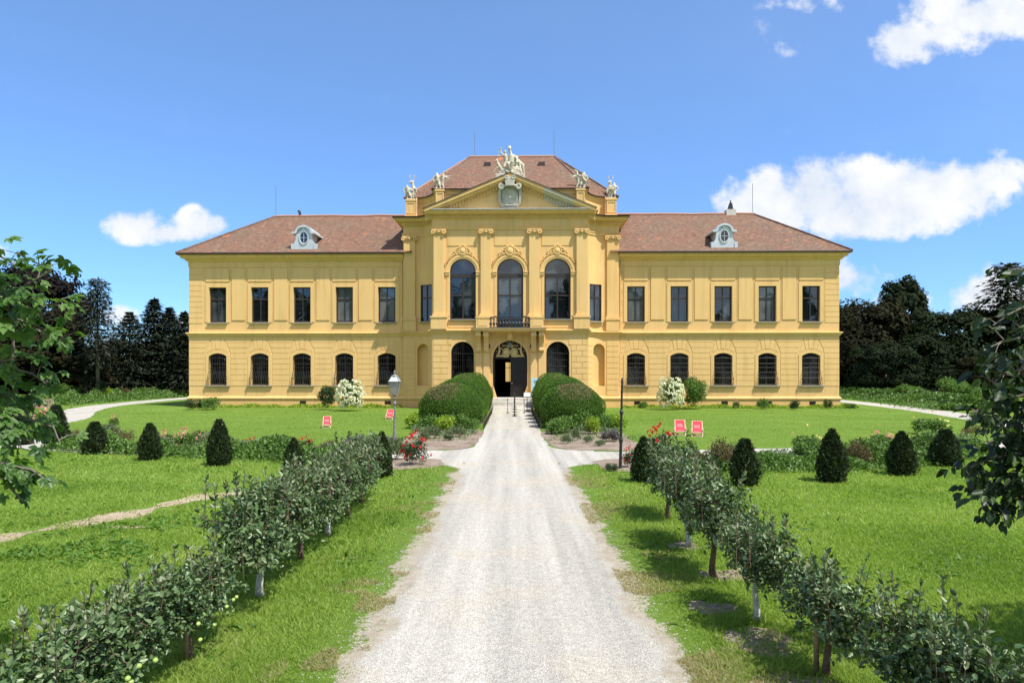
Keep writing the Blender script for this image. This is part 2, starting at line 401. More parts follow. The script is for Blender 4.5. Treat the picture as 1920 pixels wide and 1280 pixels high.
M['yewcore'] = simple('yew_inner_twigs', (.010, .014, .006), (.02, .024, .01), 6, .95, .05)
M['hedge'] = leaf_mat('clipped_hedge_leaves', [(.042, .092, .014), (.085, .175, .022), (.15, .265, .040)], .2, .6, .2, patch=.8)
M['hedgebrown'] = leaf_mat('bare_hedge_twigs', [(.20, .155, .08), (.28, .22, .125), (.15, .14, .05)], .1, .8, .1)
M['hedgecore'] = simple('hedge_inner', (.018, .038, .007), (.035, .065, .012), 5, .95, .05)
M['shrubgreen'] = leaf_mat('mid_green_shrub_leaves', [(.05, .11, .018), (.095, .18, .03), (.15, .25, .05)], .25)
M['shrubdark'] = leaf_mat('dark_shrub_leaves', [(.018, .04, .010), (.035, .07, .018), (.06, .11, .03)], .2)
M['shrublime'] = leaf_mat('lime_green_leaves', [(.16, .26, .02), (.24, .36, .03), (.34, .42, .05)], .3)
M['shrubred'] = leaf_mat('reddish_barberry_leaves', [(.06, .075, .02), (.12, .09, .035), (.17, .11, .05)], .2)
M['shrubgrey'] = leaf_mat('grey_green_herb_leaves', [(.08, .125, .05), (.14, .19, .085), (.20, .24, .13)], .2)
M['lavender'] = leaf_mat('lavender_flower_spikes', [(.10, .10, .09), (.16, .14, .15), (.19, .17, .19)], .2)
M['redflower'] = leaf_mat('red_rose_petals', [(.50, .006, .012), (.68, .015, .02)], .2)
M['pinkflower'] = leaf_mat('pink_rose_petals', [(.70, .26, .24), (.80, .42, .38)], .2)
M['whiteflower'] = leaf_mat('white_petals', [(.72, .70, .60), (.85, .84, .76)], .25)
M['yellowflower'] = leaf_mat('pale_yellow_petals', [(.75, .65, .25), (.80, .72, .35)], .25)
M['t_copper'] = leaf_mat('copper_beech_leaves', [(.006, .005, .005), (.012, .010, .009), (.022, .017, .013)], .10, .75, .08)
M['t_brown'] = leaf_mat('bronze_green_leaves', [(.010, .012, .005), (.022, .022, .009), (.042, .040, .014)], .12, .75, .08, patch=.15)
M['t_dark'] = leaf_mat('dark_green_tree_leaves', [(.007, .013, .006), (.015, .026, .009), (.032, .050, .016)], .12, .75, .08, patch=.15)
M['t_spruce'] = leaf_mat('spruce_needles', [(.007, .012, .007), (.014, .022, .010), (.024, .036, .014)], .06, .65, .2)
M['t_near'] = leaf_mat('big_fresh_leaves', [(.045, .11, .024), (.085, .17, .038), (.14, .24, .06)], .38, .42, .4)
M['t_neardark'] = leaf_mat('big_dark_leaves', [(.010, .022, .009), (.018, .040, .013), (.030, .058, .018), (.075, .13, .032)], .26, .45, .4)  # palest tone puts sunlit leaves into the colour of the shaded twigs
# ================================================================== THE PALACE
PAL = thing('palace', 'long yellow baroque palace with pedimented centre block and red-brown tiled roofs', 'palace', (-.09, 55.65, 0), R(-1.2))
HALF, BAY, FY, PIER = 26.5, 8.75, -2.9, -.35
WX = {-1: [10.16, 13.65, 17.14, 20.63, 24.12], 1: [10.16, 13.67, 17.2, 20.75, 24.25]}
UW = dict(w=1.43, zb=6.94, zs=9.82, rise=0)
LW = dict(w=1.46, zb=1.79, zs=4.17, rise=.24)

def arch_pts(op, n=12):
    if op['rise'] <= 0: return [(op['uc'] - op['w']/2, op['zs']), (op['uc'] + op['w']/2, op['zs'])]
    return [(op['uc'] - op['w']/2*math.cos(math.pi*i/n), op['zs'] + op['rise']*math.sin(math.pi*i/n)) for i in range(n + 1)]
def seg_pts(op, n=12):      # flat segmental arch
    if op.get('seg'):
        hw, rs = op['w']/2, op['rise']; r = (hw*hw + rs*rs) / (2*rs)
        out = []
        a = math.asin(hw / r)
        for i in range(n + 1):
            t = -a + 2*a*i/n
            out.append((op['uc'] + r*math.sin(t), op['zs'] + r*math.cos(t) - r + rs))
        return out
    return arch_pts(op, n)
def wall(mb, P, u0, u1, z0, z1, ops, reveal=.3, du=None):
    def quad(a, b, za, zb):
        if b - a < 1e-4 or zb - za < 1e-4: return
        k = max(1, int((b - a) / du + .99)) if du else 1
        for i in range(k):
            p, q = a + (b - a)*i/k, a + (b - a)*(i + 1)/k
            mb.add([P(p, za, 0), P(q, za, 0), P(q, zb, 0), P(p, zb, 0)], [(0, 1, 2, 3)])
    x = u0
    for op in sorted(ops, key=lambda o: o['uc']):
        a, b = op['uc'] - op['w']/2, op['uc'] + op['w']/2
        quad(x, a, z0, z1); quad(a, b, z0, op['zb'])
        ap = seg_pts(op)
        if du and op['rise'] <= 0:
            k = max(1, int(op['w'] / du + .99)); ap = [(a + (b - a)*i/k, op['zs']) for i in range(k + 1)]
        for (p, zp), (q, zq) in zip(ap, ap[1:]):
            mb.add([P(p, zp, 0), P(q, zq, 0), P(q, z1, 0), P(p, z1, 0)], [(0, 1, 2, 3)])
            mb.add([P(p, zp, 0), P(p, zp, reveal), P(q, zq, reveal), P(q, zq, 0)], [(0, 1, 2, 3)])
            mb.add([P(p, op['zb'], 0), P(q, op['zb'], 0), P(q, op['zb'], reveal), P(p, op['zb'], reveal)], [(0, 1, 2, 3)])
            if op.get('niche'):
                mb.add([P(p, op['zb'], reveal), P(q, op['zb'], reveal), P(q, zq, reveal), P(p, zp, reveal)], [(0, 1, 2, 3)])
        for s, e in ((a, 1), (b, -1)):
            mb.add([P(s, op['zb'], 0), P(s, op['zb'], reveal), P(s, op['zs'], reveal), P(s, op['zs'], 0)], [(0, 1, 2, 3)])
        x = b
    quad(x, u1, z0, z1)

def outline(w, zs, rise, seg=False, n=14, zb=0.0):
    op = dict(uc=0, w=w, zb=zb, zs=zs, rise=rise, seg=seg)
    return [(-w/2, zb), (w/2, zb)] + seg_pts(op, n)[::-1]

# ---- window prototypes (origin: bottom middle of the opening, in the wall face)
def frame_bars(mb, poly, t, y0, y1):     # frame following an outline
    n = len(poly); cx = sum(p[0] for p in poly)/n; cz = sum(p[1] for p in poly)/n
    zmax = max(p[1] for p in poly); zmin = min(p[1] for p in poly); hw = max(abs(p[0]) for p in poly)
    inner = []
    for x, z in poly:
        inner.append((x*(hw - t)/hw, cz + (z - cz)*((zmax - zmin)/2 - t)/((zmax - zmin)/2) if True else z))
    for i in range(n):
        j = (i + 1) % n
        a, b, c, d = poly[i], poly[j], inner[j], inner[i]
        mb.add([(a[0],y0,a[1]),(b[0],y0,b[1]),(c[0],y0,c[1]),(d[0],y0,d[1]),(c[0],y1,c[1]),(d[0],y1,d[1])], [(0,1,2,3),(3,2,4,5)])
def window_proto(name, w, h_s, rise, seg, bars, y=.2, pane='pane', frame_t=.075, sill=None, sillh=.09, label=None):
    root = MB(); po = outline(w, h_s, rise, seg)
    frame_bars(root, po, frame_t, y, y + .06)
    for b in bars: root.box(*b)
    f = root.build(name, M['sash'], PAL)
    pm = MB(); n = len(po)
    pm.add([(p[0], y + .045, p[1]) for p in po], [tuple(range(n))]); pm.build('pane', M[pane], f)
    if sill: MB().box(-sill/2, sill/2, -.17, y, -sillh, -.004).build('sill', M['sill'], f)
    return f
uh = UW['zs'] - UW['zb']
def ubars(w, y=.2):
    return [(-.04, .04, y - .012, y + .05, .07, uh - .07), (-w/2 + .07, w/2 - .07, y - .02, y + .05, 1.86, 1.96),
            (-w/2+.075, -w/2+.12, y-.006, y+.05, .075, uh-.075), (w/2-.12, w/2-.075, y-.006, y+.05, .075, uh-.075), (-w/2+.12, w/2-.12, y-.007, y+.05, .075, .13)]
win_a = window_proto('sash_window', 1.43, uh, 0, False, ubars(1.43), sill=1.66)
win_b = window_proto('sash_window', 1.43, uh, 0, False, ubars(1.43), sill=1.66, pane='blindpane')
for o in (win_a, win_b): o['group'] = 'upper floor windows'
# barred lower window with a bellied basket grille
def grille():
    g = MB(); w = 1.46; hh = 2.62
    n = 11
    def bulge(z): 
        t = max(0.0, 1 - z / 1.25); return -.05 - .34 * (math.sin(min(1, t*1.15)*math.pi/2)**1.3)
    for i in range(n):
        x = -w/2 + .03 + (w - .06)*i/(n - 1)
        top = 2.38 + .24*(1 - (2*x/w)**2) - .02
        zs = [0.02, .15, .3, .5, .7, .9, 1.1, 1.25, top]
        g.tube([(x*(1 + .06*max(0, 1 - z/1.2)), bulge(z), z) for z in zs], .013, 4)
    for z in (.06, .62, 1.05, 1.45, 1.78, 2.2):
        xx = w/2*(1 + .06*max(0, 1 - z/1.2)); y = bulge(z)
        g.tube([(-xx, .02, z), (-xx, y, z), (xx, y, z), (xx, .02, z)], .014, 4)
    g.torus((0, -.05, 2.02), .66, .26, .012, 12, 4, 0, math.pi)
    for s in (-1, 1):                      # scrolls on the basket's cheeks
        for z, r in ((.22, .13), (.5, .11)):
            pts = [(s*(w/2 + .035), -.19 + r*math.cos(2*math.pi*i/12), z + r*math.sin(2*math.pi*i/12)) for i in range(13)]
            g.tube(pts, .013, 4)
    return g
lwin = window_proto('barred_window', 1.46, LW['zs'] - LW['zb'], LW['rise'], True,
                    [(-.035, .035, .28, .34, .05, 2.5), (-.7, .7, .28, .34, 1.7, 1.78)], y=.3, pane='blackpane', sill=2.1, sillh=.10)
lwin['group'] = 'barred ground floor windows'
grille().build('grille', M['iron'], lwin)
def put(proto, x, y, z, first, rz=0):
    o = proto if first else copy_tree(proto, PAL)
    if not first: o.parent = PAL
    o.location = (x, y, z); o.rotation_euler = (0, 0, rz); return o
na = nb = nl = 0
for sgn in (-1, 1):
    for i, x in enumerate(WX[sgn]):
        blind = (sgn < 0 and i in (0, 1)) or (sgn > 0 and i in (0, 3))
        if blind: put(win_b, sgn*x, 0, UW['zb'], nb == 0); nb += 1
        else: put(win_a, sgn*x, 0, UW['zb'], na == 0); na += 1
        put(lwin, sgn*x, 0, LW['zb'], nl == 0); nl += 1

# ---- wing walls
for sgn in (-1, 1):
    mb = MB(); P = lambda u, z, d: (u, d, z)
    a, b = (-HALF, -BAY + .02) if sgn < 0 else (BAY - .02, HALF)
    wall(mb, P, a, b, 0, 5.78, [dict(uc=sgn*x, seg=True, **LW) for x in WX[sgn]], .32)
    wall(mb, P, a, b, 5.78, 12.1, [dict(uc=sgn*x, **UW) for x in WX[sgn]], .26)
    e = sgn*HALF
    mb.add([(e, 0, 0), (e, 13, 0), (e, 13, 12.1), (e, 0, 12.1)], [(0, 1, 2, 3)])
    mb.add([(a, 13, 0), (b, 13, 0), (b, 13, 12.1), (a, 13, 12.1)], [(3, 2, 1, 0)])
    mb.build('wing_wall', M['plaster'], PAL)
    # dark floor slab and back so that openings do not see through
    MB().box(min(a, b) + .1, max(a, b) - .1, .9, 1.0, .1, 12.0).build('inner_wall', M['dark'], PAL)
    # plaster relief: surrounds, panels, rustication
    r = MB(); t = .022
    xs = WX[sgn]
    zl = [1.72, 2.18, 2.64, 3.09, 3.53, 3.97, 4.41]
    edges = [BAY + .05] + xs + [HALF]
    for i in range(6):
        l = edges[0] + .05 if i == 0 else edges[i] + 1.06
        q = edges[6] if i == 5 else edges[i + 1] - 1.06
        if q - l > .15:
            for za, zb in zip(zl, zl[1:]): r.box(*sorted((sgn*l, sgn*q)), -t, .01, za + .02, zb - .02)
        # courses beside the voussoirs
        for za, zb, o0, o1 in ((4.41, 4.85, 1.06, .97), (4.85, 5.29, .95, .74), (5.29, 5.72, .72, .66)):
            l0 = l1 = edges[0] + .1
            if i > 0: l0, l1 = edges[i] + o0, edges[i] + o1
            q0 = q1 = HALF
            if i < 5: q0, q1 = edges[i+1] - o0, edges[i+1] - o1
            if q0 - l0 < .1 or q1 - l1 < .1: continue
            poly = [(sgn*l0, za + .02), (sgn*q0, za + .02), (sgn*q1, zb - .02), (sgn*l1, zb - .02)]
            r.prism(poly if sgn > 0 else poly[::-1], -t, .01)
    for x in xs:
        c = sgn*x
        for k in (-1, 1):
            for poly in ([(.19, 4.74), (.42, 4.69), (.62, 5.72), (.27, 5.72)], [(.46, 4.68), (.92, 4.45), (.70, 5.27), (.66, 5.3)]):
                pp = [(c + k*p, z) for p, z in poly]
                r.prism(pp if k > 0 else pp[::-1], -t, .01)
        r.prism([(c - .155, 4.76), (c + .155, 4.76), (c + .235, 5.72), (c - .235, 5.72)], -t - .008, .01)
        # lower surround
        op = dict(uc=c, w=1.46, zb=1.79, zs=4.17, rise=.24, seg=True); op2 = dict(uc=c, w=1.98, zb=1.79, zs=4.30, rise=.38, seg=True)
        ai, ao = seg_pts(op), seg_pts(op2)
        ai = [(ai[0][0], 1.79)] + ai + [(ai[-1][0], 1.79)]; ao = [(ao[0][0], 1.79)] + ao + [(ao[-1][0], 1.79)]
        for k in range(len(ai) - 1):
            r.prism([ao[k], ai[k], ai[k+1], ao[k+1]][::-1], -.034, .01)
        # upper surround, lintel panel, sill strip
        r.box(c - 1.0, c - .715, -.045, .01, 6.95, 9.82); r.box(c + .715, c + 1.0, -.045, .01, 6.95, 9.82); r.box(c - 1.0, c + 1.0, -.045, .01, 9.82, 10.13)
        r.box(c - .97, c + .97, -.05, .01, 10.30, 11.35)
        # vertical strips between surround and panel
        for k in (-1, 1): r.box(c + k*1.09 - .03, c + k*1.09 + .03, -.02, .01, 6.95, 11.38)
    for i in range(4):
        m_ = sgn*(xs[i] + xs[i+1])/2
        r.box(m_ - .55, m_ + .55, -.055, .01, 7.12, 11.35)
    for k in range(10):                       # quoins of the upper floor
        z0 = 6.85 + .445*k
        r.box(*sorted((sgn*(HALF - 1.12), sgn*HALF)), -t, .01, z0 + .02, min(11.38, z0 + .425))
        if k % 2 == 0: r.box(*sorted((sgn*(BAY + .05), sgn*(BAY + .3))), -t, .01, z0 + .02, z0 + .425)
    r.build('wall_relief', M['trim'], PAL)
    # string course, plinth, cornice, gutter
    pth = [(-HALF, 13), (-HALF, 0), (-BAY, 0)] if sgn < 0 else [(BAY, 0), (HALF, 0), (HALF, 13)]
    MB().sweep(pth, [(0, 6.13), (.22, 6.09), (.23, 6.03), (.15, 5.98), (.13, 5.90), (.06, 5.84), (.05, 5.76), (0, 5.74)], True).build('string_course', M['trim'], PAL)
    MB().sweep(pth, [(0, .90), (.06, .87), (.13, .80), (.15, .71), (.12, .62), (.07, .57), (.07, 0)], True).build('plinth', M['plaster'], PAL)
    MB().sweep(pth, [(0, 12.5), (.62, 12.46), (.64, 12.36), (.54, 12.33), (.46, 12.16), (.26, 12.10), (.20, 11.98), (.10, 11.93), (.06, 11.90), (.05, 11.52), (.02, 11.46), (0, 11.44)], True).build('cornice', M['trim'], PAL)
    MB().sweep(pth, [(.60, 12.44), (.73, 12.42), (.76, 12.50), (.74, 12.57), (.5, 12.58)], True).build('gutter', M['gutter'], PAL)
    for x in [WX[sgn][1], WX[sgn][2], WX[sgn][0]] + (WX[sgn][3:] if sgn > 0 else []):
        MB().box(sgn*x - .15, sgn*x + .35, -.085, -.05, .24, .51).build('cellar_vent', M['dark'], PAL)

# ---- the bay: plan path
def bez(p0, p1, p2, n): return [((1-t)**2*p0[0] + 2*t*(1-t)*p1[0] + t*t*p2[0], (1-t)**2*p0[1] + 2*t*(1-t)*p1[1] + t*t*p2[1]) for t in [i/n for i in range(n + 1)]]
FX, CY = 6.05, -1.32
left = [(-BAY, PIER)] + bez((-7.70, PIER), (-6.70, PIER), (-FX, CY), 14) + [(-FX, FY)]
front_path = left + [(-x, y) for x, y in left[::-1]]
cum = [0.0]
for a, b in zip(front_path, front_path[1:]): cum.append(cum[-1] + math.hypot(b[0]-a[0], b[1]-a[1]))
def PB(u, z, d):
    u = min(max(u, 0), cum[-1]); i = 0
    while i < len(cum) - 2 and u > cum[i + 1] + 1e-9: i += 1
    a, b = front_path[i], front_path[i+1]; L = cum[i+1] - cum[i]; t = (u - cum[i]) / L
    nx, ny = (b[1]-a[1])/L, -(b[0]-a[0])/L
    return (a[0] + (b[0]-a[0])*t - nx*d, a[1] + (b[1]-a[1])*t - ny*d, z)
UC = cum[-1]/2                                   # u of the middle of the front
uL0, uL1 = cum[1], cum[15]                       # the left curve
uF0, uF1 = cum[16], cum[-1] - cum[16]            # the flat front
cl = uL0 + .62; cw = uL0 + .98
ogf = [dict(uc=UC + k*3.69, w=1.78, zb=1.5, zs=4.33, rise=.89) for k in (-1, 1)] + [dict(uc=UC, w=2.66, zb=.0, zs=3.95, rise=1.33)]
ocv = [dict(uc=c, w=1.02, zb=1.75, zs=4.64, rise=.51, niche=True) for c in (cl, cum[-1] - cl)]
oup = [dict(uc=UC + k*3.66, w=2.02, zb=6.93, zs=10.6, rise=1.01) for k in (-1, 1)] + [dict(uc=UC, w=2.02, zb=6.22, zs=10.6, rise=1.01)]
ocu = [dict(uc=c, w=1.2, zb=6.94, zs=9.92, rise=0) for c in (cw, cum[-1] - cw)]
mb = MB()
segs = [(0, uL0), (uL0, uL1), (uL1, uF0), (uF0, uF1), (uF1, cum[-1]-uL1), (cum[-1]-uL1, cum[-1]-uL0), (cum[-1]-uL0, cum[-1])]
for k, (a, b) in enumerate(segs):
    du = .14 if k in (1, 5) else None
    g = [o for o in ogf + ocv if a < o['uc'] < b]; q = [o for o in oup + ocu if a < o['uc'] < b]
    wall(mb, PB, a, b, 0, 5.78, g, .42, du); wall(mb, PB, a, b, 5.78, 15.25, q, .32, du)
for s in (-1, 1): mb.add([(s*BAY, PIER, 0), (s*BAY, 13, 0), (s*BAY, 13, 15.25), (s*BAY, PIER, 15.25)], [(0, 1, 2, 3)])
mb.add([(-BAY, 13, 0), (-1.1, 13, 0), (-1.1, 13, 15.25), (-BAY, 13, 15.25)], [(0, 1, 2, 3)])
mb.add([(BAY, 13, 0), (-.05, 13, 0), (-.05, 13, 15.25), (BAY, 13, 15.25)], [(0, 1, 2, 3)])
mb.add([(-1.1, 13, 4.0), (-.05, 13, 4.0), (-.05, 13, 15.25), (-1.1, 13, 15.25)], [(0, 1, 2, 3)])
mb.build('centre_wall', M['plaster'], PAL)
# dark rooms behind the centre windows and the passage behind the portal
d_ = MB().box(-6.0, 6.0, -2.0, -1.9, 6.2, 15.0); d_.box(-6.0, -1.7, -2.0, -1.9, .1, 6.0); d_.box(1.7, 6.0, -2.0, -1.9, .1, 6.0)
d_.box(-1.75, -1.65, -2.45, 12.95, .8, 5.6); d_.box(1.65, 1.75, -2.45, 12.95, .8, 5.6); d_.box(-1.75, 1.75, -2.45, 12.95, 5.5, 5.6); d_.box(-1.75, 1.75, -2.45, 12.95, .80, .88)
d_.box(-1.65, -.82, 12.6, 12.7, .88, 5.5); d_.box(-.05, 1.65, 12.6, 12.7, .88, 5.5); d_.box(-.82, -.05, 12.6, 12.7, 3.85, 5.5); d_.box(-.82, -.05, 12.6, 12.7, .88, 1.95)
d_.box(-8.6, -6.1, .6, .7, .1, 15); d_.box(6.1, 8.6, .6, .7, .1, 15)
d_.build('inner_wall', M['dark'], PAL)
MB().box(-7, 7, 27, 27.6, 0, 4.6).build('courtyard_wall', M['plaster'], PAL)
b_ = MB()
b_.box(-.46, -.42, 12.55, 12.62, 1.95, 3.85); b_.box(-.82, -.05, 12.55, 12.62, 3.3, 3.36); b_.build('passage_window', M['sash'], PAL)

# rustication of the bay (raised blocks along the plan path)
rbs = [MB() for _ in range(10)]; rbk = [0]
def block(u0, u1, z0, z1, out=.028, du=None):
    k = max(1, int((u1-u0)/du + .99)) if du else 1
    for i in range(k):
        a, b = u0 + (u1-u0)*i/k, u0 + (u1-u0)*(i+1)/k
        vs = [PB(a, z0, -out), PB(b, z0, -out), PB(b, z1, -out), PB(a, z1, -out), PB(a, z0, .01), PB(b, z0, .01), PB(b, z1, .01), PB(a, z1, .01)]
        rbs[rbk[0]].add(vs, [(0,1,2,3),(0,4,5,1),(3,2,6,7)] + ([(0,3,7,4)] if i == 0 else []) + ([(1,5,6,2)] if i == k-1 else []))
zc = [.95 + .445*i for i in range(11)]
for k, (za, zb) in enumerate(zip(zc, zc[1:])):
    za += .02; zb -= .02; zm = (za + zb)/2
    def hw(o):                                    # half opening at this height, with a margin
        if zm < o['zs']: return o['w']/2 + .16
        dz = max(0, za - .03 - o['zs'])
        return (o['w']/2)*math.sqrt(max(0, 1 - (dz/(o['rise'] + .06))**2)) + .14 if dz < o['rise'] + .06 else 0
    # front: corner .. arch .. portal bay
    for s in (-1, 1):
        h = hw(ogf[0])
        rows = [(UC + s*(5.98), UC + s*(3.69 + h)), (UC + s*(3.69 - h), UC + s*2.72)]
        for ri, (a, b) in enumerate(rows):
            rbk[0] = (0 if s < 0 else 2) + ri
            a, b = sorted((a, b))
            if b - a < .12: continue
            cut = [a]; step = .95; x = UC + s*5.98
            j = UC - 12 + (step/2 if k % 2 else 0)
            while j < b - .25:
                if j > a + .25: cut.append(j)
                j += step
            cut.append(b)
            for p, q in zip(cut, cut[1:]): block(p + .018, q - .018, za, zb)
    for s in (0, 1):
        fl = (lambda u: u) if s == 0 else (lambda u: cum[-1] - u)
        h = hw(ocv[0])
        for ri, (a, b) in enumerate(((.06, uL0 - .04), (uL0 + .02, cl - h), (cl + h, uL1 - .03))):
            rbk[0] = 4 + 3*s + ri
            p, q = sorted((fl(a), fl(b)))
            if q - p > .1: block(p, q, za, zb, .028, .2)
for rb in rbs:
    if rb.f: rb.build('rustication', M['trim'], PAL)
fp = front_path
bp = [(-BAY, .02)] + fp + [(BAY, .02)]
MB().sweep(bp, [(0, 6.17), (.24, 6.13), (.25, 6.06), (.16, 6.01), (.14, 5.92), (.06, 5.86), (.05, 5.78), (0, 5.76)]).build('string_course', M['trim'], PAL)
pl = [p for p in fp if p[0] < -1.0]
for s in (-1, 1):
    q = [(-BAY, .02)] + left + [(-1.62, FY)]
    if s > 0: q = [(-x, y) for x, y in q[::-1]]
    MB().sweep(q, [(0, .92), (.06, .89), (.13, .82), (.15, .72), (.12, .63), (.07, .58), (.07, 0)], True).build('plinth', M['plaster'], PAL)
full = [(-BAY, 13)] + fp + [(BAY, 13)]
cn = MB().sweep(full, [(0, 15.36), (.64, 15.28), (.66, 15.18), (.56, 15.15), (.52, 15.03), (.30, 14.98), (.16, 14.94), (.14, 14.74), (.06, 14.70), (.02, 14.64), (0, 14.62)])
cn.sweep(full, [(0, 14.14), (.12, 14.11), (.12, 14.04), (.07, 14.02), (.07, 13.86), (0, 13.85)])
u = .1
while u < cum[-1] - .1:                           # dentils
    for a in (u,):
        vs = [PB(a, 14.76, -.25), PB(a + .13, 14.76, -.25), PB(a + .13, 14.95, -.25), PB(a, 14.95, -.25), PB(a, 14.76, -.1), PB(a+.13, 14.76, -.1), PB(a+.13, 14.95, -.1), PB(a, 14.95, -.1)]
        cn.add(vs, [(0,1,2,3),(0,4,5,1),(3,2,6,7),(0,3,7,4),(1,5,6,2)])
    u += .235
cn.build('cornice', M['trim'], PAL)
for q in (fp[:16] + [(-FX, FY)], [(FX, FY)] + fp[-16:]):
    MB().sweep(([(-BAY, 13)] + q) if q[0][0] < 0 else (q + [(BAY, 13)]), [(.60, 15.27), (.74, 15.26), (.78, 15.36), (.5, 15.42)], True).build('gutter', M['gutter'], PAL)

# ---- pilasters with ionic capitals
def pilaster(x, y, w, proj, ped_w, ped_p, zped=6.17):
    r = MB()
    r.box(x - w/2, x + w/2, y - proj, y + .02, 7.38, 13.46)
    r.box(x - w/2 - .05, x + w/2 + .05, y - proj - .05, y + .02, 7.30, 7.38); r.box(x - w/2 - .09, x + w/2 + .09, y - proj - .09, y + .02, 7.18, 7.30)
    o = r.build('pilaster', M['trim'], PAL)
    c = MB(); yf = y - proj
    c.box(x - w/2 - .02, x + w/2 + .02, yf - .05, y + .01, 13.46, 13.52)
    c.box(x - w/2 - .13, x + w/2 + .13, yf - .12, y + .01, 13.77, 13.86)
    for s in (-1, 1):
        vx = x + s*(w/2 + .02)
        c.torus((vx, yf - .11, 13.64), .13, .13, .05, 14, 5); c.ball((vx, yf - .12, 13.64), (.07, .06, .07), 8, 5)
        pts = [(vx + s*.0, yf - .02, 13.64), (vx, y, 13.64)]; c.tube(pts, .15, 10)
        c.tube([(vx - s*.14, yf - .08, 13.72), (x + s*.12, yf - .07, 13.66), (x, yf - .08, 13.6)], [.05, .05, .05], 5)
    c.ball((x, yf - .08, 13.66), (.09, .07, .1), 8, 5)
    for k in range(3): c.ball((x + (k-1)*w*.25, yf - .05, 13.55), (.07, .05, .05), 6, 4)
    c.build('capital', M['trim'], o)
    p = MB(); p.box(x - ped_w/2, x + ped_w/2, y - ped_p, y + .02, zped, 7.05); p.box(x - ped_w/2 - .05, x + ped_w/2 + .05, y - ped_p - .05, y + .02, 7.05, 7.18)
    p.build('pedestal', M['trim'], o)
for x in (-5.5, -1.86, 1.88, 5.52):
    pilaster(x, FY, .8, .2, 1.22 if abs(x) > 3 else 1.05, .3)
for s in (-1, 1): pilaster(s*8.22, PIER, .92, .14, 1.06, .2)

# ---- arched windows of the centre
ah = 10.6
def arch_bars(h, w=2.02, y=.22):
    tz = 10.35 - h
    b = [(-w/2 + .05, w/2 - .05, y - .03, y + .06, tz - .17, tz + .12), (-.05, .05, y - .01, y + .05, .08, tz - .1), (-w/2 + .06, w/2 - .06, y - .015, y + .05, 8.80 - h - .06, 8.80 - h + .05)]
    return b + [(-w/2+.07, -w/2+.13, y-.006, y+.05, .07, tz), (w/2-.13, w/2-.07, y-.006, y+.05, .07, tz)]
f = window_proto('arched_window', 2.02, 10.6 - 6.93, 1.01, False, arch_bars(6.93), y=.22, sill=2.2, sillh=.07); f.location = (-3.66, FY, 6.93)
g = copy_tree(f, PAL); g.location = (3.66, FY, 6.93)
f = window_proto('arched_window', 2.02, 10.6 - 6.22, 1.01, False, arch_bars(6.22), y=.22, pane='pane'); f.location = (0, FY, 6.22)
for k, c in enumerate((cw, cum[-1] - cw)):
    p0, p1 = Vector(PB(c - .6, 0, 0)), Vector(PB(c + .6, 0, 0)); mid = (p0 + p1)/2; ang = math.atan2(p1.y - p0.y, p1.x - p0.x)
    if k == 0:
        f = window_proto('sash_window', 1.2, 2.98, 0, False, [(-.04, .04, .08, .14, .07, 2.9), (-.54, .54, .07, .14, 1.86, 1.97)], y=.10, sill=1.3)
        f.location = (mid.x, mid.y, 6.94); f.rotation_euler = (0, 0, ang)
    else:
        g = copy_tree(f, PAL); g.location = (mid.x, mid.y, 6.94); g.rotation_euler = (0, 0, ang)
gf = window_proto('barred_window', 1.78, 4.33 - 1.5, .89, False, [(-.04, .04, .33, .39, .05, 3.6), (-.85, .85, .33, .39, 2.75, 2.85)], y=.34, pane='blackpane')
g2 = MB()
for i in range(11):
    x = -.84 + 1.68*i/10
    g2.tube([(x, .2, .03), (x, .2, 2.83 + .87*math.sqrt(max(0, 1 - (x/.89)**2)))], .015, 4)
for z in (.3, .8, 1.3, 1.8, 2.3, 2.83): g2.tube([(-.88, .2, z), (.88, .2, z)], .016, 4)
g2.torus((0, .2, 2.83), .6, .6, .015, 14, 4, 0, math.pi)
g2.build('grille', M['iron'], gf); gf.location = (-3.69, FY, 1.5)
g = copy_tree(gf, PAL); g.location = (3.69, FY, 1.5)

# archivolts, imposts and garlands over the arched windows, wall panels
ar = MB()
for x in (-3.66, 0, 3.66):
    n = 20
    for i in range(n):
        a, b = math.pi*i/n, math.pi*(i+1)/n
        for r0, r1, o in ((1.03, 1.16, .05), (1.16, 1.34, .085)):
            ar.prism([(x - r1*math.cos(a), 10.6 + r1*math.sin(a)), (x - r0*math.cos(a), 10.6 + r0*math.sin(a)), (x - r0*math.cos(b), 10.6 + r0*math.sin(b)), (x - r1*math.cos(b), 10.6 + r1*math.sin(b))][::-1], FY - o, FY + .01)
    for s in (-1, 1):
        ar.box(*sorted((x + s*1.02, x + s*1.38)), FY - .10, FY + .01, 10.36, 10.60); ar.box(*sorted((x + s*1.02, x + s*1.42)), FY - .14, FY + .01, 10.54, 10.62)
        ar.box(*sorted((x + s*1.02, x + s*1.22)), FY - .03, FY + .01, 7.2, 10.36)
    ar.box(x - 1.2, x + 1.2, FY - .035, FY + .01, 12.62, 13.6)
    if x: ar.box(x - 1.15, x + 1.15, FY - .03, FY + .01, 6.3, 6.8)
ar.build('window_surround', M['trim'], PAL)
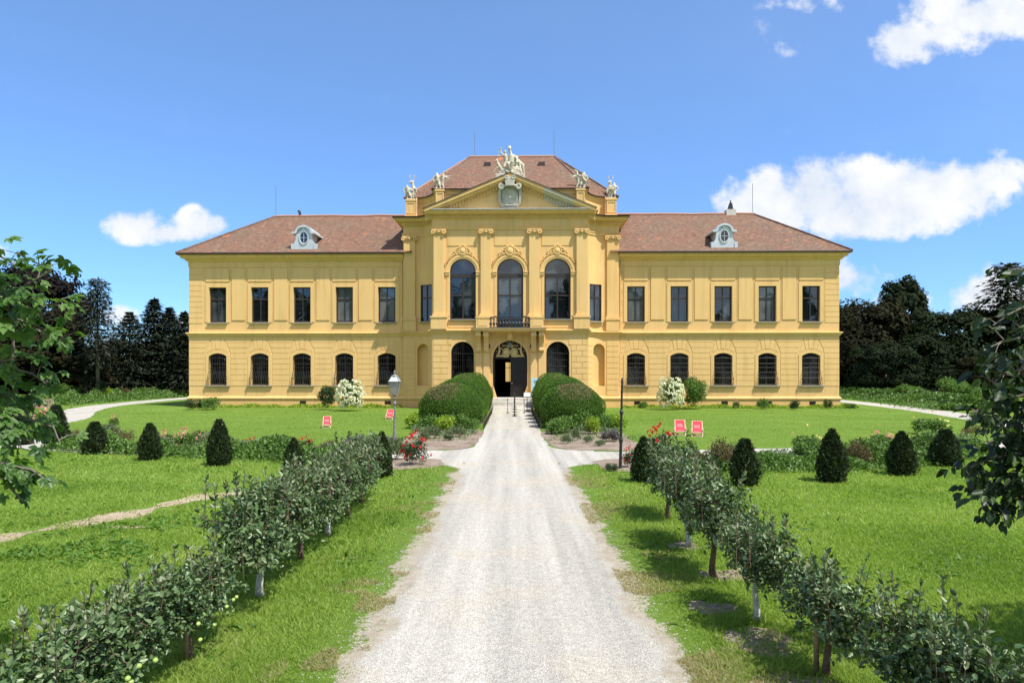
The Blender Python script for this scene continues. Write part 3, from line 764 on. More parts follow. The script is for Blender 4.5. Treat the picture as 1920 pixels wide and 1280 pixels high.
for x in (-3.66, 0, 3.66):
    ga = MB(); rr = random.Random(int(x*10) + 99)
    for i in range(64):
        a = R(22 + 136*i/63); r0 = 1.44 + rr.uniform(-.045, .05)
        if i % 2: continue
        ga.ball((x - r0*math.cos(a), FY - .06, 10.6 + r0*math.sin(a)), (.045 + rr.uniform(0, .03), .06, .05 + rr.uniform(0, .03)), 6, 4)
        if rr.random() < .5: ga.ball((x - (r0+.1)*math.cos(a), FY - .05, 10.6 + (r0+.1)*math.sin(a)), (.035, .05, .05), 6, 4)
    big = 1.15 if x == 0 else 1.0
    ga.ball((x, FY - .08, 12.22), (.24*big, .10, .24*big), 12, 7); ga.torus((x, FY - .09, 12.22), .30*big, .28*big, .05, 18, 5)
    for s in (-1, 1):
        ga.torus((x + s*.42*big, FY - .07, 12.12), .15, .13, .045, 12, 5); ga.torus((x + s*.68*big, FY - .06, 12.02), .10, .10, .04, 10, 5)
        ga.tube([(x + s*.15, FY - .08, 12.52*1 + (.05 if x == 0 else 0)), (x + s*.4, FY - .07, 12.42), (x + s*.62, FY - .06, 12.25)], [.05, .06, .03], 6)
    for k in range(5): ga.ball((x + (k-2)*.11*big, FY - .08, 12.56 + .05*(2 - abs(k-2))), (.055, .06, .07), 6, 4)
    for k in range(14):
        ga.ball((x + rr.uniform(-.75, .75)*big, FY - .06, 12.05 + rr.uniform(-.08, .22)), (.05, .06, .06), 6, 4)
    ga.build('garland', M['trim'], PAL)

# ---- portal
po = MB()
for s in (-1, 1):
    po.box(*sorted((s*1.52, s*2.72)), FY - .12, FY + .01, .0, 5.75)
    for c in (1.82, 2.42): po.box(*sorted((s*(c - .22), s*(c + .22))), FY - .19, FY - .1, 1.05, 4.35)
    po.prism([(s*1.33, .9), (s*1.02, .9), (s*1.33, 1.85)] if s < 0 else [(s*1.02, .9), (s*1.33, .9), (s*1.33, 1.85)], FY - .3, FY + .3)
n = 24
for i in range(n):
    a, b = math.pi*i/n, math.pi*(i+1)/n
    po.prism([(-1.50*math.cos(a), 3.95 + 1.50*math.sin(a)), (-1.335*math.cos(a), 3.95 + 1.335*math.sin(a)), (-1.335*math.cos(b), 3.95 + 1.335*math.sin(b)), (-1.50*math.cos(b), 3.95 + 1.50*math.sin(b))][::-1], FY - .06, FY + .01)
po.build('portal_surround', M['trim'], PAL)
dr = MB()
dr.box(.02, 1.33, FY + .36, FY + .42, .9, 3.9)          # closed leaf
for zz in (1.1, 2.0, 2.9):
    dr.box(.18, .62, FY + .335, FY + .36, zz, zz + .75); dr.box(.72, 1.16, FY + .335, FY + .36, zz, zz + .75)
dr.box(-1.30, -1.22, FY + .42, FY + 1.7, .9, 3.9)       # leaf standing open
dr.box(-1.33, 1.33, FY + .34, FY + .46, 3.88, 4.05)     # transom
dr.box(-1.33, 1.33, FY + .46, FY + .50, 4.05, 5.3)      # dark behind the fanlight
d = dr.build('door', M['wooddoor'], PAL)
MB().ball((.14, FY + .32, 2.0), .05).build('handle', M['gold'], d)
fl = MB(); y = FY + .3
for s in (-1, 1):
    fl.torus((s*.30, y, 4.40), .26, .32, .045, 20, 5); fl.ball((s*.30, y + .02, 4.40), (.21, .03, .27), 12, 7)
    fl.tube([(s*.98, y, 4.08), (s*.86, y, 4.38), (s*.82, y, 4.62), (s*.90, y, 4.86)], [.06, .10, .09, .04], 6)      # supporters
    fl.tube([(s*.82, y, 4.62), (s*.66, y, 4.72), (s*.58, y, 4.6)], [.07, .05, .04], 6); fl.ball((s*.84, y, 4.9), (.07, .05, .08), 8, 5)
    fl.tube([(s*.1, y, 4.1), (s*.4, y, 4.06), (s*.7, y, 4.12), (s*1.1, y, 4.07)], [.06, .05, .07, .04], 6)
    fl.torus((s*.6, y, 4.16), .1, .08, .03, 12, 4); fl.torus((s*.98, y, 4.2), .08, .08, .025, 12, 4)
    fl.tube([(s*.2, y, 4.85), (s*.34, y, 4.95), (s*.5, y, 4.86), (s*.62, y, 4.92)], .035, 5)
    for k in range(4):
        a = R(25 + 18*k); fl.ball((s*1.17*math.cos(a), y, 3.98 + 1.17*math.sin(a)), (.035, .03, .04), 6, 4)
fl.torus((0, y, 4.92), .16, .12, .04, 14, 5); fl.ball((0, y, 5.08), (.05, .05, .06), 8, 5)
for k in range(5): fl.ball(((k-2)*.08, y, 4.80 + .02*(2-abs(k-2))), (.035, .04, .07), 6, 4)
fl.build('coat_of_arms', M['gold'], PAL)
ln = MB().lathe([(.02, .42), (.03, .34), (.13, .30), (.11, .05), (.07, 0)], (0, FY - .25, 4.78), 6); ln.tube([(0, FY - .25, 5.15), (0, FY - .25, 5.6)], .015, 5)
ln.build('hanging_lantern', M['greyiron'], PAL)
# console brackets and balcony
bal = MB(); bal.box(-2.76, 2.76, FY - 1.15, FY + .02, 6.06, 6.19); bal.box(-2.68, 2.68, FY - 1.06, FY + .02, 5.95, 6.06)
bl = bal.build('balcony', M['trim'], PAL)
MB().box(-2.80, 2.80, FY - 1.19, FY - .0, 6.19, 6.215).build('slab_cover', M['sill'], bl)
for x in (-2.42, -1.82, 1.82, 2.42):
    k = MB(); prof = [(FY - .92, 5.95), (FY - .95, 5.70), (FY - .86, 5.52), (FY - .60, 5.40), (FY - .42, 5.1), (FY - .36, 4.75), (FY - .42, 4.55), (FY - .34, 4.42), (FY - .18, 4.38), (FY, 4.38), (FY, 5.95)]
    k.prism_x(prof, x - .19, x + .19); k.box(x - .23, x + .23, FY - .98, FY, 5.62, 5.74)
    for q in (-.1, .1): k.prism_x([(p[0] - .025, p[1]) for p in prof[1:7]] + [(FY - .2, 4.75), (FY - .2, 5.7)], x + q - .045, x + q + .045)
    k.build('console', M['trim'], bl)
k = MB(); k.prism_x([(FY - .5, 5.95), (FY - .5, 5.6), (FY - .3, 5.35), (FY - .2, 5.28), (FY, 5.28), (FY, 5.95)], -.2, .2); k.prism_x([(FY - .54, 5.9), (FY - .54, 5.6), (FY - .34, 5.34), (FY - .2, 5.34)], -.08, .08); k.build('keystone', M['trim'], bl)
for s in (-1, 1):
    k = MB(); k.box(*sorted((s*1.56, s*2.56)), FY - 1.02, FY - .3, 6.215, 6.95); k.box(*sorted((s*1.52, s*2.6)), FY - 1.06, FY - .28, 6.95, 7.07); k.box(*sorted((s*1.7, s*2.42)), FY - 1.045, FY - 1.0, 6.36, 6.82)
    k.build('balcony_pier', M['trim'], bl)
k = MB(); k.box(-1.56, 1.56, FY - .98, FY - .86, 6.98, 7.05); k.box(-1.56, 1.56, FY - .96, FY - .88, 6.24, 6.29)
for i in range(13):
    x = -1.44 + 2.88*i/12
    k.lathe([(.03, .02), (.045, .1), (.095, .22), (.10, .30), (.05, .42), (.035, .5), (.06, .58), (.045, .62), (.05, .7)], (x, FY - .92, 6.26), 8)
k.build('railing', M['iron'], bl)
for x in (-1.62, 1.40 + .22): MB().box(x - .09, x + .09, FY - .24, FY - .06, 4.72, 4.98).build('wall_lamp', M['iron'], PAL)
st = MB(); st.box(-1.8, 1.8, FY - 1.5, FY + .45, 0, .9); st.box(-1.8, 1.8, FY - 1.95, FY - 1.5, 0, .64)
st.build('entrance_steps', M['step'], PAL)

# ---- pediment
pd = MB(); ZB, ZA, HWp = 15.33, 17.98, 6.5
sl = (ZA - ZB)/HWp
pd.prism([(-HWp + .5, ZB), (HWp - .5, ZB), (0, ZA - .25)], FY - .04, FY + .4)
pd.build('tympanum', M['trim'], PAL)
def rake(x0, x1, matname, name='raking_cornice'):
    z = lambda x: ZA - sl*abs(x)
    mb = MB()
    for y0, y1, t0, t1 in ((FY - .74, FY + .1, -.05, .20), (FY - .62, FY, .20, .36), (FY - .34, FY, .36, .46), (FY - .16, FY, .46, .74), (FY - .10, FY, .74, .82)):
        poly = [(x0, z(x0) - t1), (x1, z(x1) - t1), (x1, z(x1) - t0), (x0, z(x0) - t0)]
        mb.prism(poly, y0, y1)
    x = x0 + .05
    while x < x1 - .1:
        if z(x) - .70 > ZB + .02:
            mb.prism([(x, z(x) - .70), (x + .13, z(x + .13) - .70), (x + .13, z(x + .13) - .47), (x, z(x) - .47)], FY - .28, FY - .1)
        x += .235
    mb.build(name, M[matname], PAL)
rake(-HWp - .05, 0, 'trim'); rake(0, 2.55, 'trim'); rake(2.55, 4.9, 'patina'); rake(4.9, HWp + .05, 'trim')
for s in (-1, 1):
    z = lambda x: ZA - sl*abs(x) + .05
    xa, xb = sorted((s*.0, s*(HWp + .12)))
    MB().prism([(xa, z(xa)), (xb, z(xb)), (xb, z(xb) + .05), (xa, z(xa) + .05)], FY - .80, FY + .3).build('pediment_flashing', M['gutter'], PAL)
MB().box(-HWp + .2, HWp - .2, FY - .72, FY + .1, 15.29, 15.335).build('ledge_flashing', M['zinc'], PAL)
ct = MB(); y = FY - .06
shield = [(-.62, 17.05), (.62, 17.05), (.68, 16.6), (.66, 16.0), (.5, 15.62), (.25, 15.47), (0, 15.42), (-.25, 15.47), (-.5, 15.62), (-.66, 16.0), (-.68, 16.6)]
ct.prism([(-.66, 17.1), (-.80, 16.9), (-.74, 16.3), (-.80, 15.85), (-.62, 15.52), (-.3, 15.42), (.3, 15.42), (.62, 15.52), (.80, 15.85), (.74, 16.3), (.80, 16.9), (.66, 17.1)], y - .18, y + .1)
ct.box(-.58, .58, y - .34, y + .05, 15.62, 15.70); ct.box(-.58, .58, y - .34, y + .05, 16.92, 17.0); ct.box(-.58, -.50, y - .34, y + .05, 15.70, 16.92); ct.box(.50, .58, y - .34, y + .05, 15.70, 16.92); ct.box(-.50, .50, y - .27, y + .05, 15.70, 16.92)
for k in range(7): ct.ball((-.55 + 1.1*k/6, y - .22, 15.48 + .03*abs(k - 3)), (.09, .1, .07), 6, 5)
for s in (-1, 1):
    ct.torus((s*.66, y - .62, 17.02), .15, .16, .10, 14, 6); ct.tube([(s*.66, y - .1, 17.02), (s*.66, y - .62, 17.02)], .2, 10); ct.tube([(s*.74, y - .3, 16.9), (s*.80, y - .26, 16.5), (s*.74, y - .24, 16.0), (s*.62, y - .22, 15.62)], [.12, .13, .10, .08], 6); ct.tube([(s*.84, y - .2, 16.8), (s*.88, y - .2, 16.3), (s*.80, y - .2, 15.8)], [.06, .08, .05], 6)
    ct.tube([(s*.55, y - .6, 17.0), (s*.30, y - .68, 17.08), (0, y - .72, 17.2)], [.11, .10, .08], 6)
    ct.torus((s*.27, y - .80, 17.66), .12, .10, .06, 12, 5)
ct.prism([(-.32, 17.2), (.32, 17.2), (.44, 17.72), (.26, 17.86), (0, 17.78), (-.26, 17.86), (-.44, 17.72)][::-1], y - .26, y + .1)
ct.prism([(-.30, 17.05), (.30, 17.05), (.36, 17.35), (.42, 17.66), (.24, 17.76), (0, 17.70), (-.24, 17.76), (-.42, 17.66), (-.36, 17.35)][::-1], y - .82, y - .05)
ct.build('cartouche', M['greystone'], PAL)

# ---- attic with pedestals
at_l = [(-8.45, .0)] + bez((-7.72, .0), (-6.5, .0), (-5.85, -1.7), 12) + [(-5.85, FY + .25)]
attic = at_l + [(-x, yy) for x, yy in at_l[::-1]]
af = [(-8.45, 12.6)] + attic + [(8.45, 12.6)]
am = MB().sweep(af, [(-.3, 17.02), (.16, 17.0), (.17, 16.9), (.08, 16.85), (.06, 16.66), (0, 16.6), (0, 15.3)])
am.build('attic_wall', M['plaster'], PAL)
MB().sweep(af, [(.12, 17.0), (.26, 16.98), (.28, 17.06), (.1, 17.1)]).build('gutter', M['gutter'], PAL)
for s in (-1, 1):
    for x, yy, w, zt in ((5.44, FY - .05, .62, 16.98), (8.12, PIER - .1, .78, 16.86)):
        p = MB(); x *= s
        p.box(x - w/2, x + w/2, yy, yy + .75, 15.3, zt - .14); p.box(x - w/2 - .07, x + w/2 + .07, yy - .07, yy + .82, zt - .14, zt); p.box(x - w/2 - .08, x + w/2 + .08, yy - .08, yy + .8, 15.3, 15.62)
        for a, b, c, e in ((-w/2, -w/2 + .09, 15.7, zt - .2), (w/2 - .09, w/2, 15.7, zt - .2), (-w/2 + .09, w/2 - .09, zt - .32, zt - .2), (-w/2 + .09, w/2 - .09, 15.7, 15.8)):
            p.box(x + a, x + b, yy - .035, yy + .01, c, e)
        p.build('statue_pedestal', M['trim'], PAL)
    MB().tube([(s*7.66, -.33, 17.0), (s*7.66, -.38, 16.7), (s*7.66, -.38, 15.6), (s*7.62, -.55, 15.38)], .055, 6).build('downpipe', M['lightwood'], PAL)
    MB().tube([(s*8.95, -.45, 12.5), (s*8.95, -.2, 12.2), (s*8.9, -.08, 11.6), (s*8.9, -.08, 6.4)], [.12, .06, .05, .05], 6).build('downpipe', M['trim'] if s > 0 else M['trim'], PAL)

# ---- roofs (tile courses follow each slope)
def roof(name, faces, mat_):
    vs = []; fs = []; uvs = []
    for poly in faces:
        b = len(vs); P_ = [Vector(p) for p in poly]; nrm = Vector((0, 0, 0))
        for i in range(len(P_)): nrm += P_[i].cross(P_[(i+1) % len(P_)])
        nrm.normalize()
        if nrm.z < 0: P_.reverse(); nrm = -nrm
        t = Vector((0, 0, 1)).cross(nrm).normalized(); v = nrm.cross(t)
        vs += P_; fs.append(tuple(range(b, b + len(P_)))); uvs += [(p.dot(t), p.dot(v)) for p in P_]
    me = mesh_data(name, vs, fs, mat_)
    uv = me.uv_layers.new(name='UVMap')
    for p in me.polygons:
        for li in p.loop_indices: uv.data[li].uv = uvs[me.loops[li].vertex_index]
    return link(name, me, PAL)
EX, EY, ZE, RY, ZR, RX = HALF + .72, -.72, 12.54, 6.5, 17.13, 21.75
rn = random.Random(3)
for s in (-1, 1):
    # slightly sagging ridge and eaves
    k = 10; xs_ = [RX + (8.0 - RX)*i/k for i in range(k + 1)]; xe = [EX + (8.0 - EX)*i/k for i in range(k + 1)]
    rz_ = [ZR + rn.uniform(-.035, .035) for _ in xs_]
    faces = []
    for i in range(k):
        faces.append([(s*xe[i], EY, ZE), (s*xe[i+1], EY, ZE), (s*xs_[i+1], RY, rz_[i+1]), (s*xs_[i], RY, rz_[i])])
    faces += [[(s*EX, EY, ZE), (s*EX, 13.72, ZE), (s*RX, RY, rz_[0])], [(s*EX, 13.72, ZE), (s*8, 13.72, ZE), (s*8, RY, rz_[-1]), (s*RX, RY, rz_[0])]]
    rf = roof('wing_roof', faces, M['tiles'])
    MB().tube([(s*x, RY, z + .02) for x, z in zip(xs_, rz_)], .13, 8).build('ridge', M['ridge'], rf)
    MB().tube([(s*EX, EY, ZE + .02), (s*(EX+RX)/2, (EY+RY)/2, (ZE+ZR)/2 + .03), (s*RX, RY, rz_[0] + .02)], .10, 6).build('hip', M['hiptile'], rf)
    MB().tube([(s*21.7, RY, ZR), (s*21.7, RY, 19.9)], .022, 5).build('lightning_rod', M['greyiron'], rf)
    ch = MB()
    if s > 0:
        ch.box(19.3, 20.15, RY - .2, RY + .5, 17.0, 17.55); ch.build('chimney', M['step'], rf)
        c = MB(); c.prism([(19.5, 17.5), (19.95, 17.5), (19.85, 18.1), (19.7, 18.2)][::-1], RY - .1, RY + .4); c.tube([(19.75, RY + .1, 18.1), (19.75, RY + .1, 18.4)], .06, 6); c.build('chimney_cowl', M['iron'], rf)
    else:
        ch.tube([(-19.45, RY, 17.0), (-19.5, RY, 17.5), (-19.62, RY, 17.65)], .12, 8); ch.build('chimney_cowl', M['iron'], rf)
eav = [(x*1.03, yy - .2 if yy < 1 else yy + .3, 17.06) for x, yy in af]
RL, RRg = (-3.75, 4.6, 21.85), (3.75, 4.6, 21.85)
L_ = [p for p in eav if p[0] < 0]; R_ = [p for p in eav if p[0] > 0]
faces = [[L_[i], L_[i+1], RL] for i in range(len(L_) - 1)] + [[R_[i], R_[i+1], RRg] for i in range(len(R_) - 1)]
faces += [[L_[-1], R_[0], RRg, RL], [R_[-1], L_[0], RL, RRg]]
cr = roof('centre_roof', faces, M['tiles'])
MB().tube([RL, RRg], .13, 8).build('ridge', M['ridge'], cr)
MB().tube([L_[-1], RL], .10, 6).build('hip', M['hiptile'], cr); MB().tube([R_[0], RRg], .10, 6).build('hip', M['hiptile'], cr)
MB().tube([L_[1], RL], .09, 6).build('hip', M['ridge'], cr); MB().tube([R_[-2], RRg], .09, 6).build('hip', M['hiptile'], cr)
for x in (-3.3, 3.7): MB().tube([(x, 4.6, 21.8), (x, 4.6, 24.15)], .022, 5).build('lightning_rod', M['greyiron'], cr)
for x in (-2.05, 2.55): MB().box(x - .28, x + .28, 2.2, 2.7, 20.35, 20.66).build('roof_vent', M['gutter'], cr)

# ---- zinc dormers
def dormer(x):
    f = MB(); z0, y0 = 12.86, -.12
    prof = [(1.08, 0), (1.08, .5), (.84, .52), (.72, .72), (.67, 1.0), (.67, 1.32)]
    arch = [(.60*math.cos(R(a)), 1.36 + .52*math.sin(R(a))) for a in range(0, 181, 15)]
    poly = [(p, z) for p, z in prof] + arch + [(-p, z) for p, z in prof[::-1]]
    f.prism([(p, z0 + z) for p, z in poly][::-1], y0, y0 + .22)
    f.prism_x([(y0 + .2, z0), (y0 + .2, z0 + 1.34), (y0 + 2.35, z0 + 1.34), (y0 + .3, z0)], -.64, .64)
    d = f.build('dormer', M['zinc'], PAL, (x, 0, 0))
    r = MB(); out = [(-.97, 1.30), (-.95, 1.44), (-.70, 1.50)] + [(-.66*math.cos(R(a)), 1.50 + .50*math.sin(R(a))) for a in range(15, 166, 15)] + [(.70, 1.50), (.95, 1.44), (.97, 1.30)]
    inn = [(-.66, 1.30), (-.62, 1.34), (-.56, 1.38)] + [(-.54*math.cos(R(a)), 1.40 + .44*math.sin(R(a))) for a in range(15, 166, 15)] + [(.56, 1.38), (.62, 1.34), (.66, 1.30)]
    for i in range(len(out) - 1):
        a, b, c, e = out[i], out[i+1], inn[i+1], inn[i]
        r.prism([(q[0], z0 + q[1]) for q in (a, b, c, e)], y0 - .16, y0 + 2.2 + .35*(1 - abs(a[0])))
    r.build('dormer_roof', M['zinc'], d)
    w = MB(); w.torus((0, y0 - .02, z0 + .98), .36, .52, .06, 28, 6)
    w.tube([(0, y0 - .02, z0 + .48), (0, y0 - .02, z0 + 1.48)], .022, 5); w.tube([(-.33, y0 - .02, z0 + .98), (.33, y0 - .02, z0 + .98)], .022, 5)
    for s in (-1, 1): w.box(*sorted((s*.82, s*1.05)), y0 - .05, y0, z0 + .04, z0 + .46)
    w.box(-.12, .12, y0 - .06, y0, z0 + 1.56, z0 + 1.78)
    w.build('oval_frame', M['white'] if False else M['zinc'], d)
    g = MB(); n = 28
    g.add([(.33*math.cos(2*math.pi*i/n), y0 - .012, z0 + .98 + .49*math.sin(2*math.pi*i/n)) for i in range(n)], [tuple(range(n))]); g.build('pane', M['pane'], d)
dormer(-16.95); dormer(17.25)

# ---- statues standing on the attic and the pediment (things of their own)
def statue(name, label, X, Y, Z, build, sc=1.0, flip=1):
    mb = MB(); build(mb)
    me = mb.data(name, M['stone'])
    wx = PAL.matrix_basis if False else None
    ca, sa = math.cos(R(-1.2)), math.sin(R(-1.2))
    o = link(name, me, None, (-.09 + X*ca - Y*sa, 55.65 + X*sa + Y*ca, Z), (0, 0, R(-1.2)), (sc*flip, sc, sc))
    rm = o.modifiers.new('merge', 'REMESH'); rm.mode = 'VOXEL'; rm.voxel_size = .028; rm.use_smooth_shade = True
    return tag(o, label, 'statue', 'stone statues on the palace roof')
def fig(mb, base, hd, lean=0.0, arm=None, arm2=None, knee=0.1, y=0.0, hs=.13):
    bx, bz = base; hx, hz = hd; px = bx + (hx - bx)*.5; pz = bz + (hz - bz)*.52; sx = bx + (hx - bx)*.85; szz = bz + (hz - bz)*.83
    mb.limb((px, y, pz), (sx, y, szz), .17, .20); mb.limb((sx, y, szz), (hx, y, hz - .06), .09, .07); mb.ball((hx, y, hz), (hs*.85, hs, hs), 10, 7)
    for s in (-1, 1):
        kx = (px + bx)/2 + s*knee
        mb.limb((px + s*.08, y, pz), (kx, y - .10*(s > 0), (pz + bz)/2), .12, .09); mb.limb((kx, y - .10*(s > 0), (pz + bz)/2), (bx + s*.14, y, bz + .05), .09, .06); mb.limb((bx + s*.14, y, bz + .05), (bx + s*.16, y - .14, bz + .04), .06, .05)
    for s, a in ((-1, arm), (1, arm2)):
        sh = (sx + s*.22, y, szz)
        if a is None: a = ((sx + s*.34, pz + .1), (sx + s*.18, pz - .05))
        mb.limb(sh, (a[0][0], y - .05, a[0][1]), .075, .06); mb.limb((a[0][0], y - .05, a[0][1]), (a[1][0], y - .08, a[1][1]), .06, .045); mb.ball((a[1][0], y - .08, a[1][1]), .055, 6, 5)
    mb.tube([(px - .2, y + .05, pz + .15), (px - .14, y + .08, bz + .5), (bx - .2, y + .06, bz + .1)], [.08, .12, .1], 7)      # drapery
    mb.tube([(sx + .1, y - .16, szz - .05), (px - .05, y - .18, pz + .05), (px - .22, y - .1, pz - .1)], [.05, .06, .05], 6)
def antlers(mb, x, z, y=0, s=.5):
    for k in (-1, 1):
        mb.tube([(x + k*.04, y, z), (x + k*.22*s*2, y, z + .22*s*2), (x + k*.20*s*2, y + .03, z + .62*s*2)], [.035, .032, .025], 5)
        mb.tube([(x + k*.20*s*2, y, z + .22*s*2), (x + k*.36*s*2, y, z + .40*s*2)], [.03, .022], 5); mb.tube([(x + k*.21*s*2, y, z + .4*s*2), (x + k*.33*s*2, y, z + .58*s*2)], [.028, .02], 5)
def plinth(mb, w, h=.12, d=.55): mb.box(-w/2, w/2, -d/2, d/2, 0, h)
def st_top(mb):
    mb.box(-1.15, 1.15, -.3, .55, -.25, .12)
    mb.ball((0, .1, .22), (1.05, .4, .36), 12, 7); mb.ball((-.35, .1, .4), (.5, .35, .3), 10, 6); mb.ball((.45, .1, .45), (.5, .35, .38), 10, 6)
    # seated goddess
    mb.limb((.05, 0, .95), (.12, .02, 1.5), .24, .24); mb.limb((.12, 0, 1.5), (-.02, 0, 2.0), .12, .09); mb.ball((-.04, -.02, 2.12), (.12, .13, .15), 10, 7)
    for k in range(5): mb.ball((-.04 + (k-2)*.05, -.02, 2.25 + .03*(2-abs(k-2))), (.035, .05, .08), 6, 5)
    mb.limb((.05, -.1, .95), (.20, -.38, .98), .17, .13); mb.limb((.20, -.38, .98), (.05, -.34, .38), .12, .07)
    mb.limb((-.05, -.1, .92), (-.18, -.36, .88), .17, .13); mb.limb((-.18, -.36, .88), (.0, -.3, .40), .12, .07)
    mb.limb((.30, 0, 1.58), (.55, -.05, 1.30), .10, .08); mb.limb((.55, -.05, 1.3), (.52, -.2, 1.0), .08, .06)
    mb.tube([(.35, .1, 1.6), (.5, .15, 1.2), (.4, .1, .8), (.55, .1, .5)], [.12, .18, .2, .16], 8)
    # companion with raised arm
    mb.limb((-.30, .12, 1.1), (-.36, .1, 1.6), .19, .18); mb.limb((-.36, .1, 1.6), (-.39, .08, 1.82), .09, .07); mb.ball((-.39, .06, 1.9), (.10, .12, .13), 10, 7)
    mb.limb((-.50, .08, 1.62), (-.70, .04, 1.78), .085, .07); mb.limb((-.70, .04, 1.78), (-.76, .02, 2.10), .065, .05); mb.ball((-.73, 0, 2.16), .065, 6, 5)
    mb.tube([(-.83, .0, 1.4), (-.95, 0, 1.75), (-.80, 0, 2.2)], .022, 5)
    mb.limb((-.30, .1, 1.1), (-.45, -.1, .7), .16, .12)
    # rearing hound at the left, stag at the right
    mb.limb((-.72, .05, .60), (-.93, 0, .95), .16, .12); mb.limb((-.93, 0, .95), (-1.02, -.02, 1.22), .09, .07); mb.limb((-1.02, -.02, 1.25), (-1.16, -.04, 1.16), .07, .05)
    mb.limb((-1.0, 0, 1.3), (-.98, 0, 1.42), .04, .02); mb.limb((-.82, -.05, .75), (-1.1, -.1, .55), .07, .05); mb.limb((-.65, -.05, .5), (-.45, -.25, .2), .1, .06); mb.limb((-1.1, -.1, .55), (-1.3, -.1, .3), .05, .035)
    mb.limb((.60, .15, 1.15), (.95, .15, .85), .22, .2); mb.limb((.95, .1, .85), (1.06, .05, .45), .12, .07); mb.limb((1.06, .05, .45), (1.12, 0, .12), .06, .045); mb.limb((.55, .12, 1.2), (.5, .08, 1.5), .12, .09)
    mb.limb((.5, .08, 1.5), (.62, .02, 1.46), .09, .06); mb.limb((.75, 0, .9), (.8, -.15, .4), .1, .06)
    mb.limb((-.3, -.3, .3), (.0, -.35, .15), .08, .06); mb.ball((.8, -.1, .3), (.12, .1, .1), 8, 5)
def st_stag_l(mb):
    plinth(mb, .72)
    fig(mb, (-.14, .12), (-.36, 1.12), arm2=((-.05, .85), (.15, .75)))
    mb.limb((.12, .12, .45), (.16, .1, 1.0), .22, .19); mb.limb((.16, .1, 1.0), (.06, .08, 1.42), .14, .11); mb.limb((.06, .06, 1.5), (-.18, -.02, 1.46), .115, .07)
    mb.limb((.16, .08, 1.55), (.24, .1, 1.6), .05, .03); antlers(mb, .05, 1.6, .06, .42)
    mb.limb((.2, 0, .9), (.36, -.06, .95), .09, .07); mb.limb((.36, -.06, .95), (.44, -.08, .62), .07, .04); mb.limb((.1, .05, .5), (.18, -.05, .12), .1, .06); mb.limb((.26, .1, .5), (.3, .1, .12), .1, .06)
def st_dog_l(mb):
    plinth(mb, .66)
    fig(mb, (-.12, .12), (-.28, 1.27), arm2=((.05, 1.05), (.2, 1.15)))
    mb.limb((.14, .08, .45), (.20, .06, .95), .13, .15); mb.limb((.20, .06, .95), (.24, .05, 1.30), .11, .085); mb.limb((.24, .05, 1.38), (.46, 0, 1.52), .09, .055)
    mb.limb((.2, .05, 1.1), (.52, 0, 1.0), .07, .055); mb.limb((.52, 0, 1.0), (.84, -.03, .84), .05, .035); mb.limb((.3, .08, 1.12), (.8, .05, 1.12), .055, .035)
    mb.limb((.16, .05, .5), (.30, -.02, .12), .1, .055); mb.tube([(.15, .1, .35), (.4, .1, .15), (.62, .1, .3)], [.05, .04, .025], 5)
def st_stag_r(mb):
    plinth(mb, .74)
    fig(mb, (.16, .12), (.26, 1.22), arm=((-.02, .8), (-.1, .7)))
    mb.limb((-.14, .1, .45), (-.1, .08, 1.0), .19, .18); mb.limb((-.1, .08, 1.0), (-.05, .06, 1.36), .13, .1); mb.limb((-.05, .05, 1.42), (-.22, -.05, 1.36), .11, .07)
    antlers(mb, -.02, 1.5, .06, .36); mb.limb((-.2, 0, .9), (-.36, -.05, .7), .08, .06); mb.limb((-.36, -.05, .7), (-.32, -.08, .45), .06, .04)
    mb.limb((-.16, .05, .5), (-.18, -.04, .12), .1, .06); mb.limb((-.02, .1, .5), (.02, .1, .12), .1, .06); mb.torus((-.02, -.2, .88), .11, .11, .04, 12, 5)
mt_g = 'stone statues on the palace roof'
statue('statue', 'pale stone hunting goddess group with hound and stag on the pediment peak', 0, FY + .15, 18.02, st_top, 1.0)
statue('statue', 'stone stag with upright antlers and hunter beside the left wing roof', -8.12, PIER + .25, 16.86, st_stag_l)
statue('statue', 'stone hunter with hound leaping to the right on left attic pedestal', -5.44, FY + .3, 16.98, st_dog_l)
statue('statue', 'stone hunter leaning away from a leaping hound on right attic pedestal', 5.44, FY + .3, 16.98, st_dog_l, 1.0, -1)
statue('statue', 'stone stag with branching antlers and boy beside the right wing roof', 8.12, PIER + .25, 16.86, st_stag_r)
